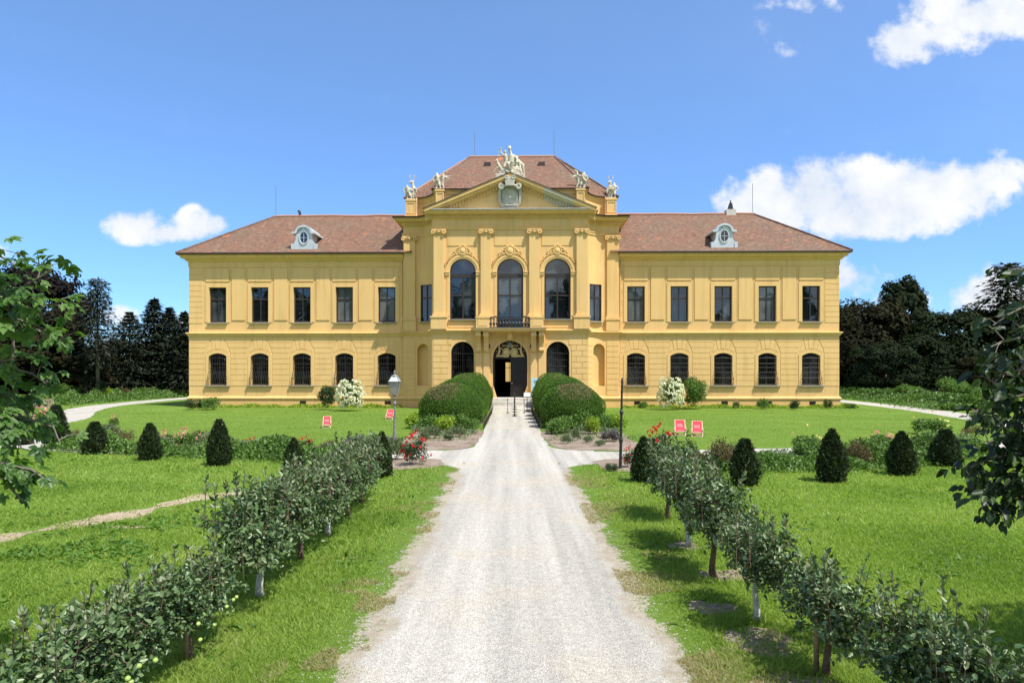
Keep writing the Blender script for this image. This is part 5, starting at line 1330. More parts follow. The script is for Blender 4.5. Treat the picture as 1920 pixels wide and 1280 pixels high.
# ---- background trees
def crown(kind, seed):
    """unit-height tree: returns foliage mesh and trunk mesh, height 1, nominal crown radius in [2]"""
    g = np.random.default_rng(seed); tw = MB(); rnd = random.Random(seed)
    if kind in ('broad', 'copper', 'tall'):
        nc, n = 170, 21000
        rx = {'broad': .40, 'copper': .42, 'tall': .24}[kind]; zc, rz = {'broad': (.52, .48), 'copper': (.50, .50), 'tall': (.56, .42)}[kind]
        d = unit(g.normal(size=(nc, 3))); rad = g.uniform(.55, .98, nc)**.7
        low = d[:, 2] < -.3; d[low, :2] *= 1.15
        cen = d*rad[:, None]*[rx, rx, rz]*(1 + .12*np.sin(4*d[:, :1] + seed) + .10*np.sin(6*d[:, 2:3] + seed*2)) + [0, 0, zc]
        cr = g.uniform(.07, .15, nc)*rx*2.1
        k = g.integers(0, nc, n); dd = unit(g.normal(size=(n, 3))); dd[:, 2] = np.where(dd[:, 2] < -.2, dd[:, 2]*.4, dd[:, 2])
        p = cen[k] + dd*cr[k][:, None]*g.uniform(.55, 1.05, (n, 1))*[1.05, 1.05, 1.0]
        nrm = unit(dd + unit(cen[k] - [0, 0, zc])*.5 + [0, 0, .4])
        ax = unit(np.cross(nrm, g.normal(size=(n, 3))) + [0, 0, -.35])
        ln = g.uniform(.022, .044, n); v, q = leaves(p, ax, nrm, ln, ln*.75, 'four')
        tw.tube([(0, 0, -.01), (.005, 0, .1), (0, .01, .3), (.01, 0, .62)], [.030, .022, .018, .008], 8)
        for i in range(26):
            c = cen[g.integers(0, nc)]; z0 = min(max(.14, c[2]*.55), .55)
            tw.tube([(0, 0, z0), tuple((c*.5 + np.array([0, 0, z0])*.5)), tuple(c)], [.011, .007, .003], 5)
        return v, q, tw
    if kind in ('spruce', 'sparse', 'wide'):
        P = []; A = []; NN = []
        lay = {'spruce': 30, 'sparse': 22, 'wide': 24}[kind]; R0 = {'spruce': .20, 'sparse': .17, 'wide': .30}[kind]
        z_lo = {'spruce': .05, 'sparse': .30, 'wide': .06}[kind]
        for l in range(lay):
            t = l/(lay - 1); z = z_lo + (1 - z_lo)*t**.92
            R_ = R0*((1 - t)**.75*.95 + .03) if kind != 'wide' else R0*(max(0, 1 - t**2.2)*.92 + .04)
            if kind == 'sparse': R_ = R0*(.45 + .55*math.sin(math.pi*min(1, (1 - t)*.9 + .1)))*(1 - t*.55) + .012
            nb = {'spruce': 13, 'sparse': 9, 'wide': 15}[kind]
            for b in range(nb):
                a = 2*math.pi*(b + rnd.random()*.8)/nb + l*1.3; L = R_*rnd.uniform(.65, 1.15); dr = rnd.uniform(.10, .45)*L*(1.2 - t)
                e = np.array([math.cos(a)*L, math.sin(a)*L, -dr]); b0 = np.array([0, 0, z])
                if kind == 'sparse' or l % 2 == 0: tw.tube([b0, b0 + e*.6 + [0, 0, .01], b0 + e], [.004, .0025, .0012], 3, False)
                m = int({'spruce': 20, 'sparse': 15, 'wide': 26}[kind]*(.4 + L/R0))
                s = g.random(m)**.65; q0 = b0 + e*s[:, None] + np.stack([-math.sin(a)*g.normal(size=m)*.22*L*s, math.cos(a)*g.normal(size=m)*.22*L*s, -np.abs(g.normal(size=m))*.012], 1)
                P.append(q0); A.append(unit(np.array([math.cos(a), math.sin(a), -.5]) + g.normal(size=(m, 3))*.5)); NN.append(unit(np.array([math.cos(a)*.3, math.sin(a)*.3, 1]) + g.normal(size=(m, 3))*.4))
        P = np.concatenate(P); n = len(P); ln = g.uniform(.018, .040, n)
        v, q = leaves(P, np.concatenate(A), np.concatenate(NN), ln, ln*.42, 'four')
        tw.tube([(0, 0, -.01), (0, 0, .5), (0, 0, .99)], [.016, .010, .002], 7)
        return v, q, tw
CR = {}
def tree(kind, matn, px, top, width, d, label, name='tree', bark='greybark', var=0, group=None):
    key = (kind, matn, var)
    if key not in CR:
        v, q, tw = crown(kind, 50 + var*7 + len(kind))
        CR[key] = (np_mesh('tree_crown', v, q, M[matn]), tw.data('tree_trunk', M[bark], True), {'broad': .42, 'copper': .44, 'tall': .26, 'spruce': .20, 'sparse': .17, 'wide': .29}[kind])
    f, t, r = CR[key]; h = H - (top - HZ)*d/F
    w = width*d/F/2/r
    o = thing(name, label, 'tree', ((px - 960)*d/F, d, 0), rng.uniform(0, 6.28), group or 'park trees behind the gardens', (w, w, h))
    link('crown', f, o); link('trunk', t, o); return o
LG, RG = 'park trees left of the palace', 'park trees right of the palace'
tree('copper', 't_copper', 72, 486, 165, 92, 'huge purple-black copper beech above the left lawn', 'copper_beech', group=LG)
tree('broad', 't_brown', 60, 598, 230, 78, 'bronze-green maple spreading before the copper beech', 'maple_tree', group=LG)
tree('copper', 't_copper', -70, 540, 190, 94, 'dark beech at the left edge of the park', 'copper_beech', group=LG)
tree('broad', 't_brown', -80, 610, 190, 80, 'bronze maple beyond the left edge', 'maple_tree', var=1, group=LG)
tree('sparse', 't_spruce', 183, 525, 84, 74, 'tall sparse larch-like conifer with a bare pale trunk', 'conifer', group=LG)
tree('wide', 't_spruce', 243, 585, 125, 82, 'broad bushy conifer between the sparse conifer and the spruces', 'conifer', group=LG)
tree('spruce', 't_spruce', 289, 561, 118, 84, 'pointed spruce, tallest of those beside the left wing', 'spruce_tree', group=LG)
tree('spruce', 't_spruce', 318, 577, 105, 87, 'spruce second nearest the left wing', 'spruce_tree', var=1, group=LG)
tree('spruce', 't_spruce', 345, 585, 100, 82, 'spruce half hidden by the left wing corner', 'spruce_tree', group=LG)
tree('broad', 't_brown', 160, 650, 100, 78, 'low bronze tree under the sparse conifer', 'maple_tree', var=1, group=LG)
tree('spruce', 't_spruce', 171, 690, 50, 74, 'young dark spruce behind the bench', 'spruce_tree', var=1, group=LG)
tree('wide', 't_dark', 150, 640, 110, 96, 'dark conifer filling the gap behind the sparse conifer', 'conifer', var=1, group=LG)
tree('broad', 't_dark', 250, 640, 150, 100, 'dark tree deep in the wood behind the spruces', group=LG)
tree('broad', 't_dark', 345, 630, 120, 102, 'dark tree deep in the wood nearest the left wing', var=1, group=LG)
tree('wide', 't_dark', 60, 640, 170, 99, 'dark conifer deep in the wood behind the copper beech', 'conifer', group=LG)
tree('broad', 't_brown', 1618, 568, 165, 86, 'dull brown-green lime tree beside the right wing', 'lime_tree', group=RG)
tree('tall', 't_dark', 1692, 508, 105, 90, 'slender light-crowned tree topping the wood on the right', group=RG)
tree('broad', 't_dark', 1778, 582, 150, 86, 'round dark chestnut behind the feathery bush on the right', 'chestnut_tree', group=RG)
tree('broad', 't_dark', 1708, 625, 130, 82, 'dark tree below the slender light-crowned one', var=1, group=RG)
tree('sparse', 't_dark', 1890, 496, 130, 84, 'airy open-branched conifer behind the chestnut twigs', 'conifer', var=1, group=RG)
tree('tall', 't_dark', 1862, 580, 110, 86, 'narrow dark tree left of the airy conifer', var=1, group=RG)
tree('broad', 't_dark', 1945, 560, 170, 88, 'dark tree at the right edge of the park', group=RG)
tree('broad', 't_brown', 1590, 590, 120, 98, 'brownish tree deep in the wood behind the right wing', var=1, group=RG)
tree('broad', 't_dark', 1660, 640, 120, 78, 'low dark tree in front of the brown-green lime tree', var=1, group=RG)
tree('wide', 't_dark', 1740, 640, 120, 80, 'low dark conifer in front of the round chestnut', 'conifer', var=1, group=RG)
tree('broad', 't_dark', 1830, 630, 150, 98, 'dark tree deep in the wood behind the narrow one', group=RG)
tree('broad', 't_brown', 1860, 660, 110, 76, 'low brownish tree behind the chestnut twigs', var=1, group=RG)
tree('broad', 't_dark', 1990, 600, 180, 80, 'dark tree beyond the right edge', var=1, group=RG)
tree('broad', 't_dark', 1640, 620, 170, 102, 'dark tree deepest in the wood right of the palace', group=RG)
# park trees on the other side of the garden, seen only as reflections in the panes
for i, (x, y, h, w) in enumerate(((-70, -36, 25, 19), (-54, -38, 23, 17), (-40, -40, 24, 16), (-28, -44, 22, 14), (-12, -42, 23, 11), (9, -46, 24, 9), (24, -40, 20, 12), (40, -42, 17, 13), (56, -40, 21, 13), (72, -38, 19, 13))):
    f, t, r = CR[('broad', 't_dark', i % 2)]
    o = thing('tree', 'dark park tree mirrored in the window panes of the palace', 'tree', (x, y, 0), i*1.7, 'trees mirrored in the window panes', (w/2/.42, w/2/.42, h))
    link('crown', f, o); link('trunk', t, o)

# ---- foreground trees whose twigs hang into the picture
def palm_leaf(P, A, N, S, seed):
    """five-lobed leaves; each lobe a folded blade sharing the stalk point"""
    g = np.random.default_rng(seed); vs = []; qs = []; o = 0
    A = unit(A); side = unit(np.cross(A, N)); nn = np.cross(side, A)
    V = []
    for ang, sc in ((0, 1.0), (42, .88), (-42, .88), (88, .62), (-88, .62)):
        a = math.radians(ang); ax = A*math.cos(a) + side*math.sin(a)
        v, q = leaves(P, ax, nn, S*sc, S*sc*.52, 'six', .22); vs.append(v); qs.append(q)
    # weave so each leaf's lobes are consecutive and welded at the stalk (one island per leaf)
    n = len(P); W = np.stack([v.reshape(n, 6, 3) for v in vs], 1)        # n,5,6,3
    verts = np.concatenate([P[:, None, :], W[:, :, 1:, :].reshape(n, 25, 3)], 1).reshape(-1, 3)
    base = (np.arange(n)*26)[:, None]; Q = []
    for l in range(5):
        k = 1 + l*5
        Q += [base + [[0, k, k+1, k+2]], base + [[0, k+2, k+3, k+4]]]
    return verts, np.concatenate(Q, 1).reshape(-1, 4)
def near_tree(name, label, cat, base, limbs, extra, matn, bark, seed, size, lobed=True):
    g = np.random.default_rng(seed); tw = MB(); P = []; A = []; N = []; S = []
    T = thing(name, label, cat, base)
    b0 = Vector(base)
    for pts, dens, spread in limbs:
        pts = [Vector(p) for p in pts]; n = len(pts)
        tw.tube([p - b0 for p in pts], [.013*(1 - i/n) + .004 for i in range(n)], 5)
        for i in range(n - 1):
            if i == 0 and n > 3: continue
            L = (pts[i+1] - pts[i]).length
            for k in range(int(L*dens) + 1):
                t = g.random(); c = pts[i].lerp(pts[i+1], t); d = (pts[i+1] - pts[i]).normalized()
                o = Vector(g.normal(size=3)*spread); o.z *= .8
                e = c + o; 
                if k % 2 == 0: tw.tube([c - b0, (c + e)/2 - b0 + Vector((0, 0, .02)), e - b0], [.006, .004, .0025], 3, False)
                P.append(e - b0); A.append(o.normalized()*.7 + d*.5 + Vector((g.normal()*.3, g.normal()*.3, -.55))); N.append(Vector((g.normal()*.55, -.35 + g.normal()*.45, 1.0))); S.append(g.uniform(.75, 1.25)*size)
    for c, r, n in extra:
        for k in range(n):
            d = g.normal(size=3); d /= np.linalg.norm(d); e = Vector(c) + Vector(d*r*g.uniform(.4, 1)**.5)
            P.append(e - b0); A.append(Vector((g.normal(), g.normal(), -.5))); N.append(Vector((g.normal()*.5, g.normal()*.5, 1))); S.append(g.uniform(.8, 1.2)*size)
    P, A, N, S = np.array([tuple(p) for p in P]), np.array([tuple(p) for p in A]), np.array([tuple(p) for p in N]), np.array(S)
    if lobed: v, q = palm_leaf(P, unit(A), unit(N), S, seed)
    else:
        P = np.repeat(P, 3, 0) + g.normal(size=(len(P)*3, 3))*.02; A = unit(np.repeat(A, 3, 0) + g.normal(size=P.shape)*.55); N = unit(np.repeat(N, 3, 0) + g.normal(size=P.shape)*.3); S = np.repeat(S, 3)*g.uniform(.8, 1.2, len(P))
        v, q = leaves(P, A, N, S, S*.56, 'six', .2)
    link('foliage', np_mesh('near_foliage', v, q, M[matn]), T)
    tw.tube([(0, 0, 0), (.03, 0, .8), (-.02, .05, 2.2), (0, 0, 4.6)], [.14, .11, .09, .05], 10)
    tw.build('trunk', M[bark], T)
d = 6.0
LB = Vector((-5.7, 5.6, 0))
def lim(pts, dd=6.0): return [dpt(px, py, dd) for px, py in pts]
near_tree('maple_tree', 'young maple whose fresh leafy twigs hang in from the left edge', 'tree', LB,
    [([(-5.7, 5.6, 2.2)] + lim([(-60, 560), (40, 540), (100, 505), (60, 490)]), 30, .11),
     ([(-5.7, 5.6, 2.6)] + lim([(-60, 500), (0, 480), (50, 510)]), 34, .12), ([(-5.7, 5.6, 2.3)] + lim([(-40, 540), (30, 560), (80, 570), (132, 575)], 5.8), 40, .09),
     ([(-5.7, 5.6, 2.0)] + lim([(-40, 590), (40, 600), (90, 630), (138, 640)], 5.9), 36, .08), ([(-5.7, 5.6, 2.0)] + lim([(-30, 540), (10, 600), (60, 610)], 6.3), 42, .13),
     ([(-5.7, 5.6, 1.6)] + lim([(-40, 690), (20, 690), (60, 700), (88, 720)]), 46, .11), ([(-5.7, 5.6, 1.5)] + lim([(-40, 740), (20, 740), (50, 770), (70, 830)], 6.2), 50, .13),
     ([(-5.7, 5.6, 1.3)] + lim([(-40, 790), (0, 780), (30, 810), (40, 840)], 5.9), 60, .13), ([(-5.7, 5.6, 1.2)] + lim([(-40, 760), (60, 790), (100, 800), (112, 830)], 6.1), 22, .06),
     ([(-5.7, 5.6, 1.1)] + lim([(-40, 860), (20, 872), (60, 880), (88, 900)], 5.7), 38, .055), ([(-5.7, 5.6, 1.0)] + lim([(-30, 880), (10, 890), (20, 915), (44, 940)], 5.8), 34, .05),
     (lim([(26, 590), (25, 650), (24, 720)], 6.0), 3, .04)],
    [((-5.8, 5.4, 3.4), 1.0, 260), ((-5.6, 5.2, 1.9), .7, 160)], 't_near', 'greybark', 61, .105)
RB = Vector((6.4, 5.0, 0))
near_tree('chestnut_tree', 'dark shaded chestnut twigs with big leaves hanging in from the right edge', 'tree', RB,
    [([(6.4, 5, 3.2)] + lim([(1980, 500), (1900, 505), (1888, 515)]), 8, .08), ([(6.4, 5, 2.8)] + lim([(1980, 560), (1930, 570), (1890, 590), (1862, 610)]), 14, .10),
     ([(6.4, 5, 2.5)] + lim([(1980, 630), (1930, 630), (1880, 640), (1858, 650)]), 30, .11), ([(6.4, 5, 2.3)] + lim([(1980, 690), (1930, 690), (1880, 700), (1862, 720)]), 36, .12),
     ([(6.4, 5, 2.1)] + lim([(1980, 740), (1920, 740), (1860, 755), (1822, 775)]), 44, .09), ([(6.4, 5, 1.9)] + lim([(1980, 800), (1920, 800), (1880, 820), (1850, 830)]), 60, .12),
     ([(6.4, 5, 1.8)] + lim([(1980, 850), (1900, 850), (1840, 865), (1806, 885)]), 56, .07), ([(6.4, 5, 1.6)] + lim([(1980, 890), (1920, 890), (1880, 915), (1822, 925)]), 56, .08),
     ([(6.4, 5, 1.5)] + lim([(1980, 900), (1930, 905), (1895, 940), (1870, 970)]), 54, .07), ([(6.4, 5, 2.2)] + lim([(1990, 770), (1930, 770), (1905, 800), (1890, 850)], 6.4), 60, .15), ([(6.4, 5, 2.2)] + lim([(1990, 670), (1930, 660), (1915, 690), (1900, 720)], 6.5), 40, .15)],
    [((8.0, 5.2, 4.0), 1.5, 1500), ((6.4, 5.7, 3.4), .75, 560), ((6.6, 5.4, 2.2), .75, 420)], 't_neardark', 'greybark', 62, .105, False)
GRASS_N, SUN_E, SKY_S, CLOUD_V, EXPO, SKY_TINT = 900000, 4.6, 0.15, 5.6, 0.52, (.78, .925, 1.09, 1)
# ================================================================== FURNITURE
def deck_chair():
    T = thing('deck_chair', 'x', 'deck chair'); w = .25
    f = MB()
    for s in (-1, 1):
        f.tube([(s*w, -.42, .0), (s*w, .36, .74)], .022, 6); f.tube([(s*(w - .035), .46, .0), (s*(w - .035), -.36, .19)], .02, 6)
        f.tube([(s*(w + .035), .20, .0), (s*(w + .035), .16, .50)], .017, 6); f.box(s*(w + .045) - .025, s*(w + .045) + .025, -.38, .12, .335, .36)
        f.tube([(s*(w + .045), -.30, .12), (s*(w + .045), -.30, .34)], .015, 5)
    f.tube([(-w, -.42, .012), (w, -.42, .012)], .018, 6); f.tube([(-w, .36, .74), (w, .36, .74)], .018, 6); f.tube([(-w, .46, .015), (w, .46, .015)], .018, 6); f.tube([(-w, -.36, .19), (w, -.36, .19)], .018, 6)
    f.build('frame', M['lightwood'], T)
    sl_ = []
    for i in range(13):
        t = i/12; y = .35 - .71*t; z = .74 - .55*t - .10*math.sin(math.pi*t**.8); sl_.append((y, z))
    c = MB()
    for (y0, z0), (y1, z1) in zip(sl_, sl_[1:]): c.add([(-.22, y0, z0), (.22, y0, z0), (.22, y1, z1), (-.22, y1, z1)], [(0, 1, 2, 3)])
    cl_ = c.build('canvas', M['redcloth'], T); so = cl_.modifiers.new('thick', 'SOLIDIFY'); so.thickness = .006
    p = MB(); rr = random.Random(4)
    def at(t): 
        y = .35 - .71*t; z = .74 - .55*t - .10*math.sin(math.pi*t**.8); return y - .008, z + .010
    for row, (t0, t1, n, hw_) in enumerate(((.24, .275, 7, .13), (.31, .345, 9, .15), (.38, .415, 8, .15), (.84, .88, 12, .16))):   # lines of unreadable print
        if row: p.build('print', M['pinktext'], cl_); p = MB()
        x = -hw_
        while x < hw_ - .01:
            e = min(hw_, x + rr.uniform(.012, .026)); (ya, za), (yb, zb) = at(t0), at(t1)
            p.add([(x, ya, za), (e, ya, za), (e, yb, zb), (x, yb, zb)], [(0, 1, 2, 3)]); x = e + .014
    p.build('print', M['pinktext'], cl_)
    return T
dc = deck_chair()
for i, (px, py, rz, s, lab) in enumerate(((613, 801, .22, .74, 'red canvas deck chair standing alone on the left lawn'), (731, 786, .02, .78, 'red deck chair on the left lawn right beside the iron lamp'),
                                          (1275, 815, -.20, .88, 'red deck chair on the right lawn, left one of the pair'), (1307, 817, -.26, .86, 'red deck chair on the right lawn, right one of the pair'))):
    o = dc if i == 0 else copy_tree(dc)
    o.location = gpt(px, py); o.rotation_euler = (0, 0, rz); o.scale = (s, s, s); tag(o, lab, 'deck chair', 'red deck chairs on the lawns')
# street lamp with lantern
p = gpt(740, 836); lp = thing('street_lamp', 'grey iron lamp with a glazed lantern beside the left lawn', 'street lamp', p)
m = MB().lathe([(.13, 0), (.13, .06), (.10, .10), (.085, .22), (.10, .25), (.075, .28), (.06, .55), (.045, .75), (.06, .78), (.045, .82), (.042, 1.25), (.036, 1.55), (.065, 1.58), (.065, 1.64), (.04, 1.68), (.045, 1.78), (.075, 1.82), (.05, 1.86), (.025, 1.93)], (0, 0, 0), 14)
m.build('post', M['greyiron'], lp, smooth=False)
z0 = 1.98; lan = MB(); tb, tt = .085, .21
c4 = [(1, 1), (-1, 1), (-1, -1), (1, -1)]
for k in range(4):
    a, b = c4[k], c4[(k+1) % 4]
    lan.tube([(a[0]*tb, a[1]*tb, z0), (a[0]*tt, a[1]*tt, z0 + .46)], .013, 5); lan.tube([(a[0]*tb, a[1]*tb, z0), (b[0]*tb, b[1]*tb, z0)], .014, 5); lan.tube([(a[0]*tt, a[1]*tt, z0 + .46), (b[0]*tt, b[1]*tt, z0 + .46)], .02, 5)
    lan.tube([(a[0]*tt, a[1]*tt, z0 + .46), (a[0]*.1, a[1]*.1, z0 + .66)], .014, 5); lan.tube([(0, 0, 1.90), (a[0]*.1, a[1]*.1, 1.93), (a[0]*tb, a[1]*tb, z0)], .012, 5)
lan.lathe([(.14, .66), (.12, .70), (.05, .73), (.035, .78), (.06, .82), (.02, .86), (.008, .93)], (0, 0, z0), 10); lan.tube([(0, 0, z0), (0, 0, z0 + .2)], .02, 6)
la = lan.build('lantern', M['greyiron'], lp)
gl = MB(); 
for k in range(4):
    a, b = c4[k], c4[(k+1) % 4]
    gl.add([(a[0]*tb, a[1]*tb, z0), (b[0]*tb, b[1]*tb, z0), (b[0]*tt, b[1]*tt, z0 + .46), (a[0]*tt, a[1]*tt, z0 + .46)], [(0, 1, 2, 3)])
gl.build('glass', M['lampglass'], la)
gr = MB()
for k in range(4):
    a, b = c4[k], c4[(k+1) % 4]
    gr.add([(a[0]*tt, a[1]*tt, z0 + .462), (b[0]*tt, b[1]*tt, z0 + .462), (b[0]*.1, b[1]*.1, z0 + .66), (a[0]*.1, a[1]*.1, z0 + .66)], [(0, 1, 2, 3)])
gr.build('roof', M['zinc'], la)
# bare post
p = gpt(1163, 878); bp_ = MB().lathe([(.055, 0), (.055, .05), (.045, .09), (.042, .75), (.060, .79), (.060, .85), (.040, .90), (.036, 1.55), (.055, 1.58), (.055, 1.66), (.032, 1.69), (.030, 2.48), (.042, 2.50), (.03, 2.55), (.012, 2.64)], (0, 0, 0), 12)
o = bp_.build('lamp_post', M['iron'], None, p, rot=(0, R(1.2), 0)); tag(o, 'slim black post without a lantern beside the right red roses', 'post')
# bench
p = Vector((dpt(73, 770, 47).x, 47, 0)); bn = thing('park_bench', 'weathered wooden park bench by the curving path at far left', 'bench', p, R(12))
m = MB()
for i in range(15): m.box(-.72 + .1*i, -.68 + .1*i, .18, .21, .50, .90)
m.box(-.8, .8, .17, .22, .90, .97); m.box(-.8, .8, .17, .22, .44, .50); m.build('backrest', M['benchwood'], bn)
m = MB()
for i in range(5): m.box(-.8, .8, -.32 + .1*i, -.24 + .1*i, .41, .44)
m.build('seat', M['benchwood'], bn)
for s in (-1, 1):
    m = MB(); m.box(s*.78 - .035, s*.78 + .035, -.32, -.25, 0, .62); m.box(s*.78 - .035, s*.78 + .035, .19, .25, 0, .95); m.box(s*.78 - .04, s*.78 + .04, -.36, .2, .62, .66); m.build('side_frame', M['benchwood'], bn)
# things before the entrance
def ramp(y): return 0 if y < 45 else .36*min(1, (y - 45)/5.6)
labs = ['nearest black barrier stand on the entrance path', 'second black barrier stand from the drive', 'middle black barrier stand on the entrance path', 'fourth black barrier stand from the drive', 'black barrier stand closest to the portal steps']
bs = thing('barrier_stand', labs[0], 'barrier stand', (0, 0, 0), 0, 'black barrier stands on the entrance path')
MB().lathe([(.17, 0), (.17, .02), (.10, .045), (.03, .07)], (0, 0, 0), 16).build('base', M['iron'], bs)
q = MB().lathe([(.03, .05), (.03, .86), (.05, .88), (.05, .98), (.02, 1.02)], (0, 0, 0), 10); q.build('pole', M['iron'], bs)
for i in range(5):
    o = bs if i == 0 else copy_tree(bs)
    y = 43.6 + 1.55*i; o.location = (.16 + .01*i, y, ramp(y) + .006); o['label'] = labs[i]
for x in (-.30, .82):
    o = copy_tree(bs); o.location = (x, 46.2, ramp(46.2) + .006); o['label'] = 'thin dark barrier stand ' + ('left' if x < 0 else 'right') + ' of the middle row'; o.scale = (.6, .6, .95)
sg = thing('notice_stand', 'black stand with small white notice before the portal', 'notice', (1.05, 47.5, ramp(47.5)))
m = MB(); m.lathe([(.2, 0), (.2, .025), (.03, .06)], (.0, 0, 0), 14); m.tube([(0, 0, .03), (0, 0, .9)], .025, 6); m.tube([(-.25, -.03, .95), (.75, -.03, .95)], .03, 6); m.tube([(.62, -.03, 0), (.62, -.03, .95)], .03, 6); m.build('frame', M['iron'], sg)
m = MB().prism_x([(-.10, .98), (-.04, 1.26), (-.02, 1.26), (-.08, .98)], -.23, .23); m.build('notice', M['white'], sg)
bn_ = thing('banner', 'narrow pale turquoise information board right of the portal', 'sign', (1.78, 52.1, .36))
MB().box(-.28, .28, 0, .04, .55, 2.05).build('board', M['banner'], bn_)
m = MB(); m.box(-.28, .28, -.01, .05, .35, .55); m.box(-.22, -.18, 0, .05, 0, .36); m.box(.18, .22, 0, .05, 0, .36); m.build('foot', M['print'], bn_)
m = MB(); rr = random.Random(9)
for k in range(4): m.box(-.12, .12 - .02*k, -.006, .001, 1.84 - .055*k, 1.86 - .055*k)
m.build('print', M['print'], bn_)

# ================================================================== GROUND
def sheet(name, polys, z, matn, kind='structure'):
    vs = []; fs = []
    for p in polys:
        b = len(vs); vs += [(q[0], q[1], q[2] if len(q) > 2 else z) for q in p]; fs.append(tuple(range(b, b + len(p))))
    o = link(name, mesh_data(name, vs, fs, M[matn])); o['kind'] = kind; return o
sheet('ground', [[(-900, -300, 0), (900, -300, 0), (900, 1500, 0), (-900, 1500, 0)]], 0, 'lawn')
rg = random.Random(12)
def wob(y, s, a=.10): return a*(.8*math.sin(y*.83 + s) + .6*math.sin(y*2.71 + 2*s) + .5*math.sin(y*6.1 + 3*s) + .5*math.sin(y*14.3 + s))
HWD = 1.36
def halfw(y):
    if y < 19.0: return HWD - .70
    if y < 21.5: return HWD + .02*(y - 16)
    if y > 34: return 1.36
    return HWD
Ys = [3 + .15*i for i in range(int((52.4 - 3)/.15))]
drive = []
for y0, y1 in zip(Ys, Ys[1:]):
    a = .05 if y0 < 30 else .02
    drive.append([(-halfw(y0) + wob(y0, 1, a), y0, .008 + ramp(y0)), (halfw(y0) + wob(y0, 5, a), y0, .008 + ramp(y0)), (halfw(y1) + wob(y1, 5, a), y1, .008 + ramp(y1)), (-halfw(y1) + wob(y1, 1, a), y1, .008 + ramp(y1))])
sheet('gravel_drive', drive, 0, 'gravel')
def ribbon(pts, w, n=12):
    P_ = [Vector((p[0], p[1])) for p in pts]; out = []
    for i in range(len(P_) - 1):
        p0 = P_[max(i-1, 0)]; p1 = P_[i]; p2 = P_[i+1]; p3 = P_[min(i+2, len(P_)-1)]
        for k in range(n):
            t = k/n; out.append(.5*((2*p1) + (p2 - p0)*t + (2*p0 - 5*p1 + 4*p2 - p3)*t*t + (3*p1 - p0 - 3*p2 + p3)*t**3))
    out.append(P_[-1]); L = []; Rr = []
    for i, p in enumerate(out):
        d_ = (out[min(i+1, len(out)-1)] - out[max(i-1, 0)]).normalized(); nv = Vector((-d_.y, d_.x))
        w_ = w(i/(len(out)-1)) if callable(w) else w
        L.append(p + nv*w_*(1 + .05*math.sin(i*1.7))); Rr.append(p - nv*w_*(1 + .05*math.sin(i*2.3 + 1)))
    return out, [[(L[i].x, L[i].y), (Rr[i].x, Rr[i].y), (Rr[i+1].x, Rr[i+1].y), (L[i+1].x, L[i+1].y)] for i in range(len(out)-1)]
ringL, q = ribbon([(-.2, 23.3), (-3.2, 23.2), (-9, 24.0), (-15.5, 25.3), (-21.3, 28.5), (-25.0, 33.8), (-27.0, 41), (-31.5, 49.5), (-34.4, 57), (-35.6, 64), (-36.4, 76), (-36, 95)], 1.25)
sheet('garden_path', q, .004, 'gravel')
ringR, q = ribbon([(.2, 23.1), (3.2, 22.8), (9.3, 23.8), (16, 25), (22.3, 28.3), (26.3, 34), (28.5, 41.5), (31, 52), (32.8, 66), (33.2, 78), (33, 95)], 1.2)
sheet('garden_path', q, .004, 'gravel')
# corner fillets where the cross path meets the drive
for s in (-1, 1):
    for yc, d_, rx, ry in ((20.8, -1, 1.5, 1.9), (24.3, 1, 1.5, 1.6)):
        xe = s*1.40
        arc = [(xe + s*rx*(1 - math.cos(R(a))), yc + d_*ry*(1 - math.sin(R(a)))) for a in range(0, 91, 10)]
        pts = [(xe - s*.3, yc - d_*1.6), (xe - s*.3, yc + d_*ry)] + arc + [(xe + s*rx, yc - d_*1.6)]
        sheet('path_corner', [pts if s*d_ > 0 else pts[::-1]], .006, 'gravel')
verge = []
for sd in (-1, 1):
    for y0, y1 in zip(Ys[::8], Ys[8::8]):
        if y1 > 20.2: break
        q_ = [(sd*(HWD - .85), y0, .0095), (sd*(HWD + .95), y0, .004), (sd*(HWD + .95), y1, .004), (sd*(HWD - .85), y1, .0095)]
        verge.append(q_ if sd > 0 else q_[::-1])
sheet('dusty_verge', verge, 0, 'verge')
# soil beds
def blob(cx, cy, rx, ry, z, matn, name, seed=0, n=40, rough=.12, e=2.0):
    g = random.Random(seed); ph = [g.uniform(0, 6) for _ in range(4)]
    pts = []
    for i in range(n):
        a = 2*math.pi*i/n; k = 1 + rough*(math.sin(3*a + ph[0]) + .6*math.sin(5*a + ph[1]) + .5*math.sin(9*a + ph[2]))
        k *= (abs(math.cos(a))**e + abs(math.sin(a))**e)**(-1/e); pts.append((cx + rx*k*math.cos(a), cy + ry*k*math.sin(a)))
    return sheet(name, [pts], z, matn)
blob(-2.95, 29.25, 1.58, 4.72, .012, 'soil', 'soil_bed', 1, 56, .03, 4.5); blob(3.2, 29.15, 1.82, 4.72, .012, 'soil', 'soil_bed', 2, 56, .03, 4.5)
blob(-3.7, 20.8, 1.55, 1.45, .012, 'soil', 'soil_bed', 3, 40, .05, 3.0); blob(3.9, 20.5, 1.4, 1.4, .012, 'soil', 'soil_bed', 4, 40, .05, 3.0)
blob(-3.2, 42.5, 1.75, 9.6, .010, 'soil', 'soil_bed', 5, 60, .02); blob(3.2, 42.5, 1.75, 9.6, .010, 'soil', 'soil_bed', 6, 60, .02)
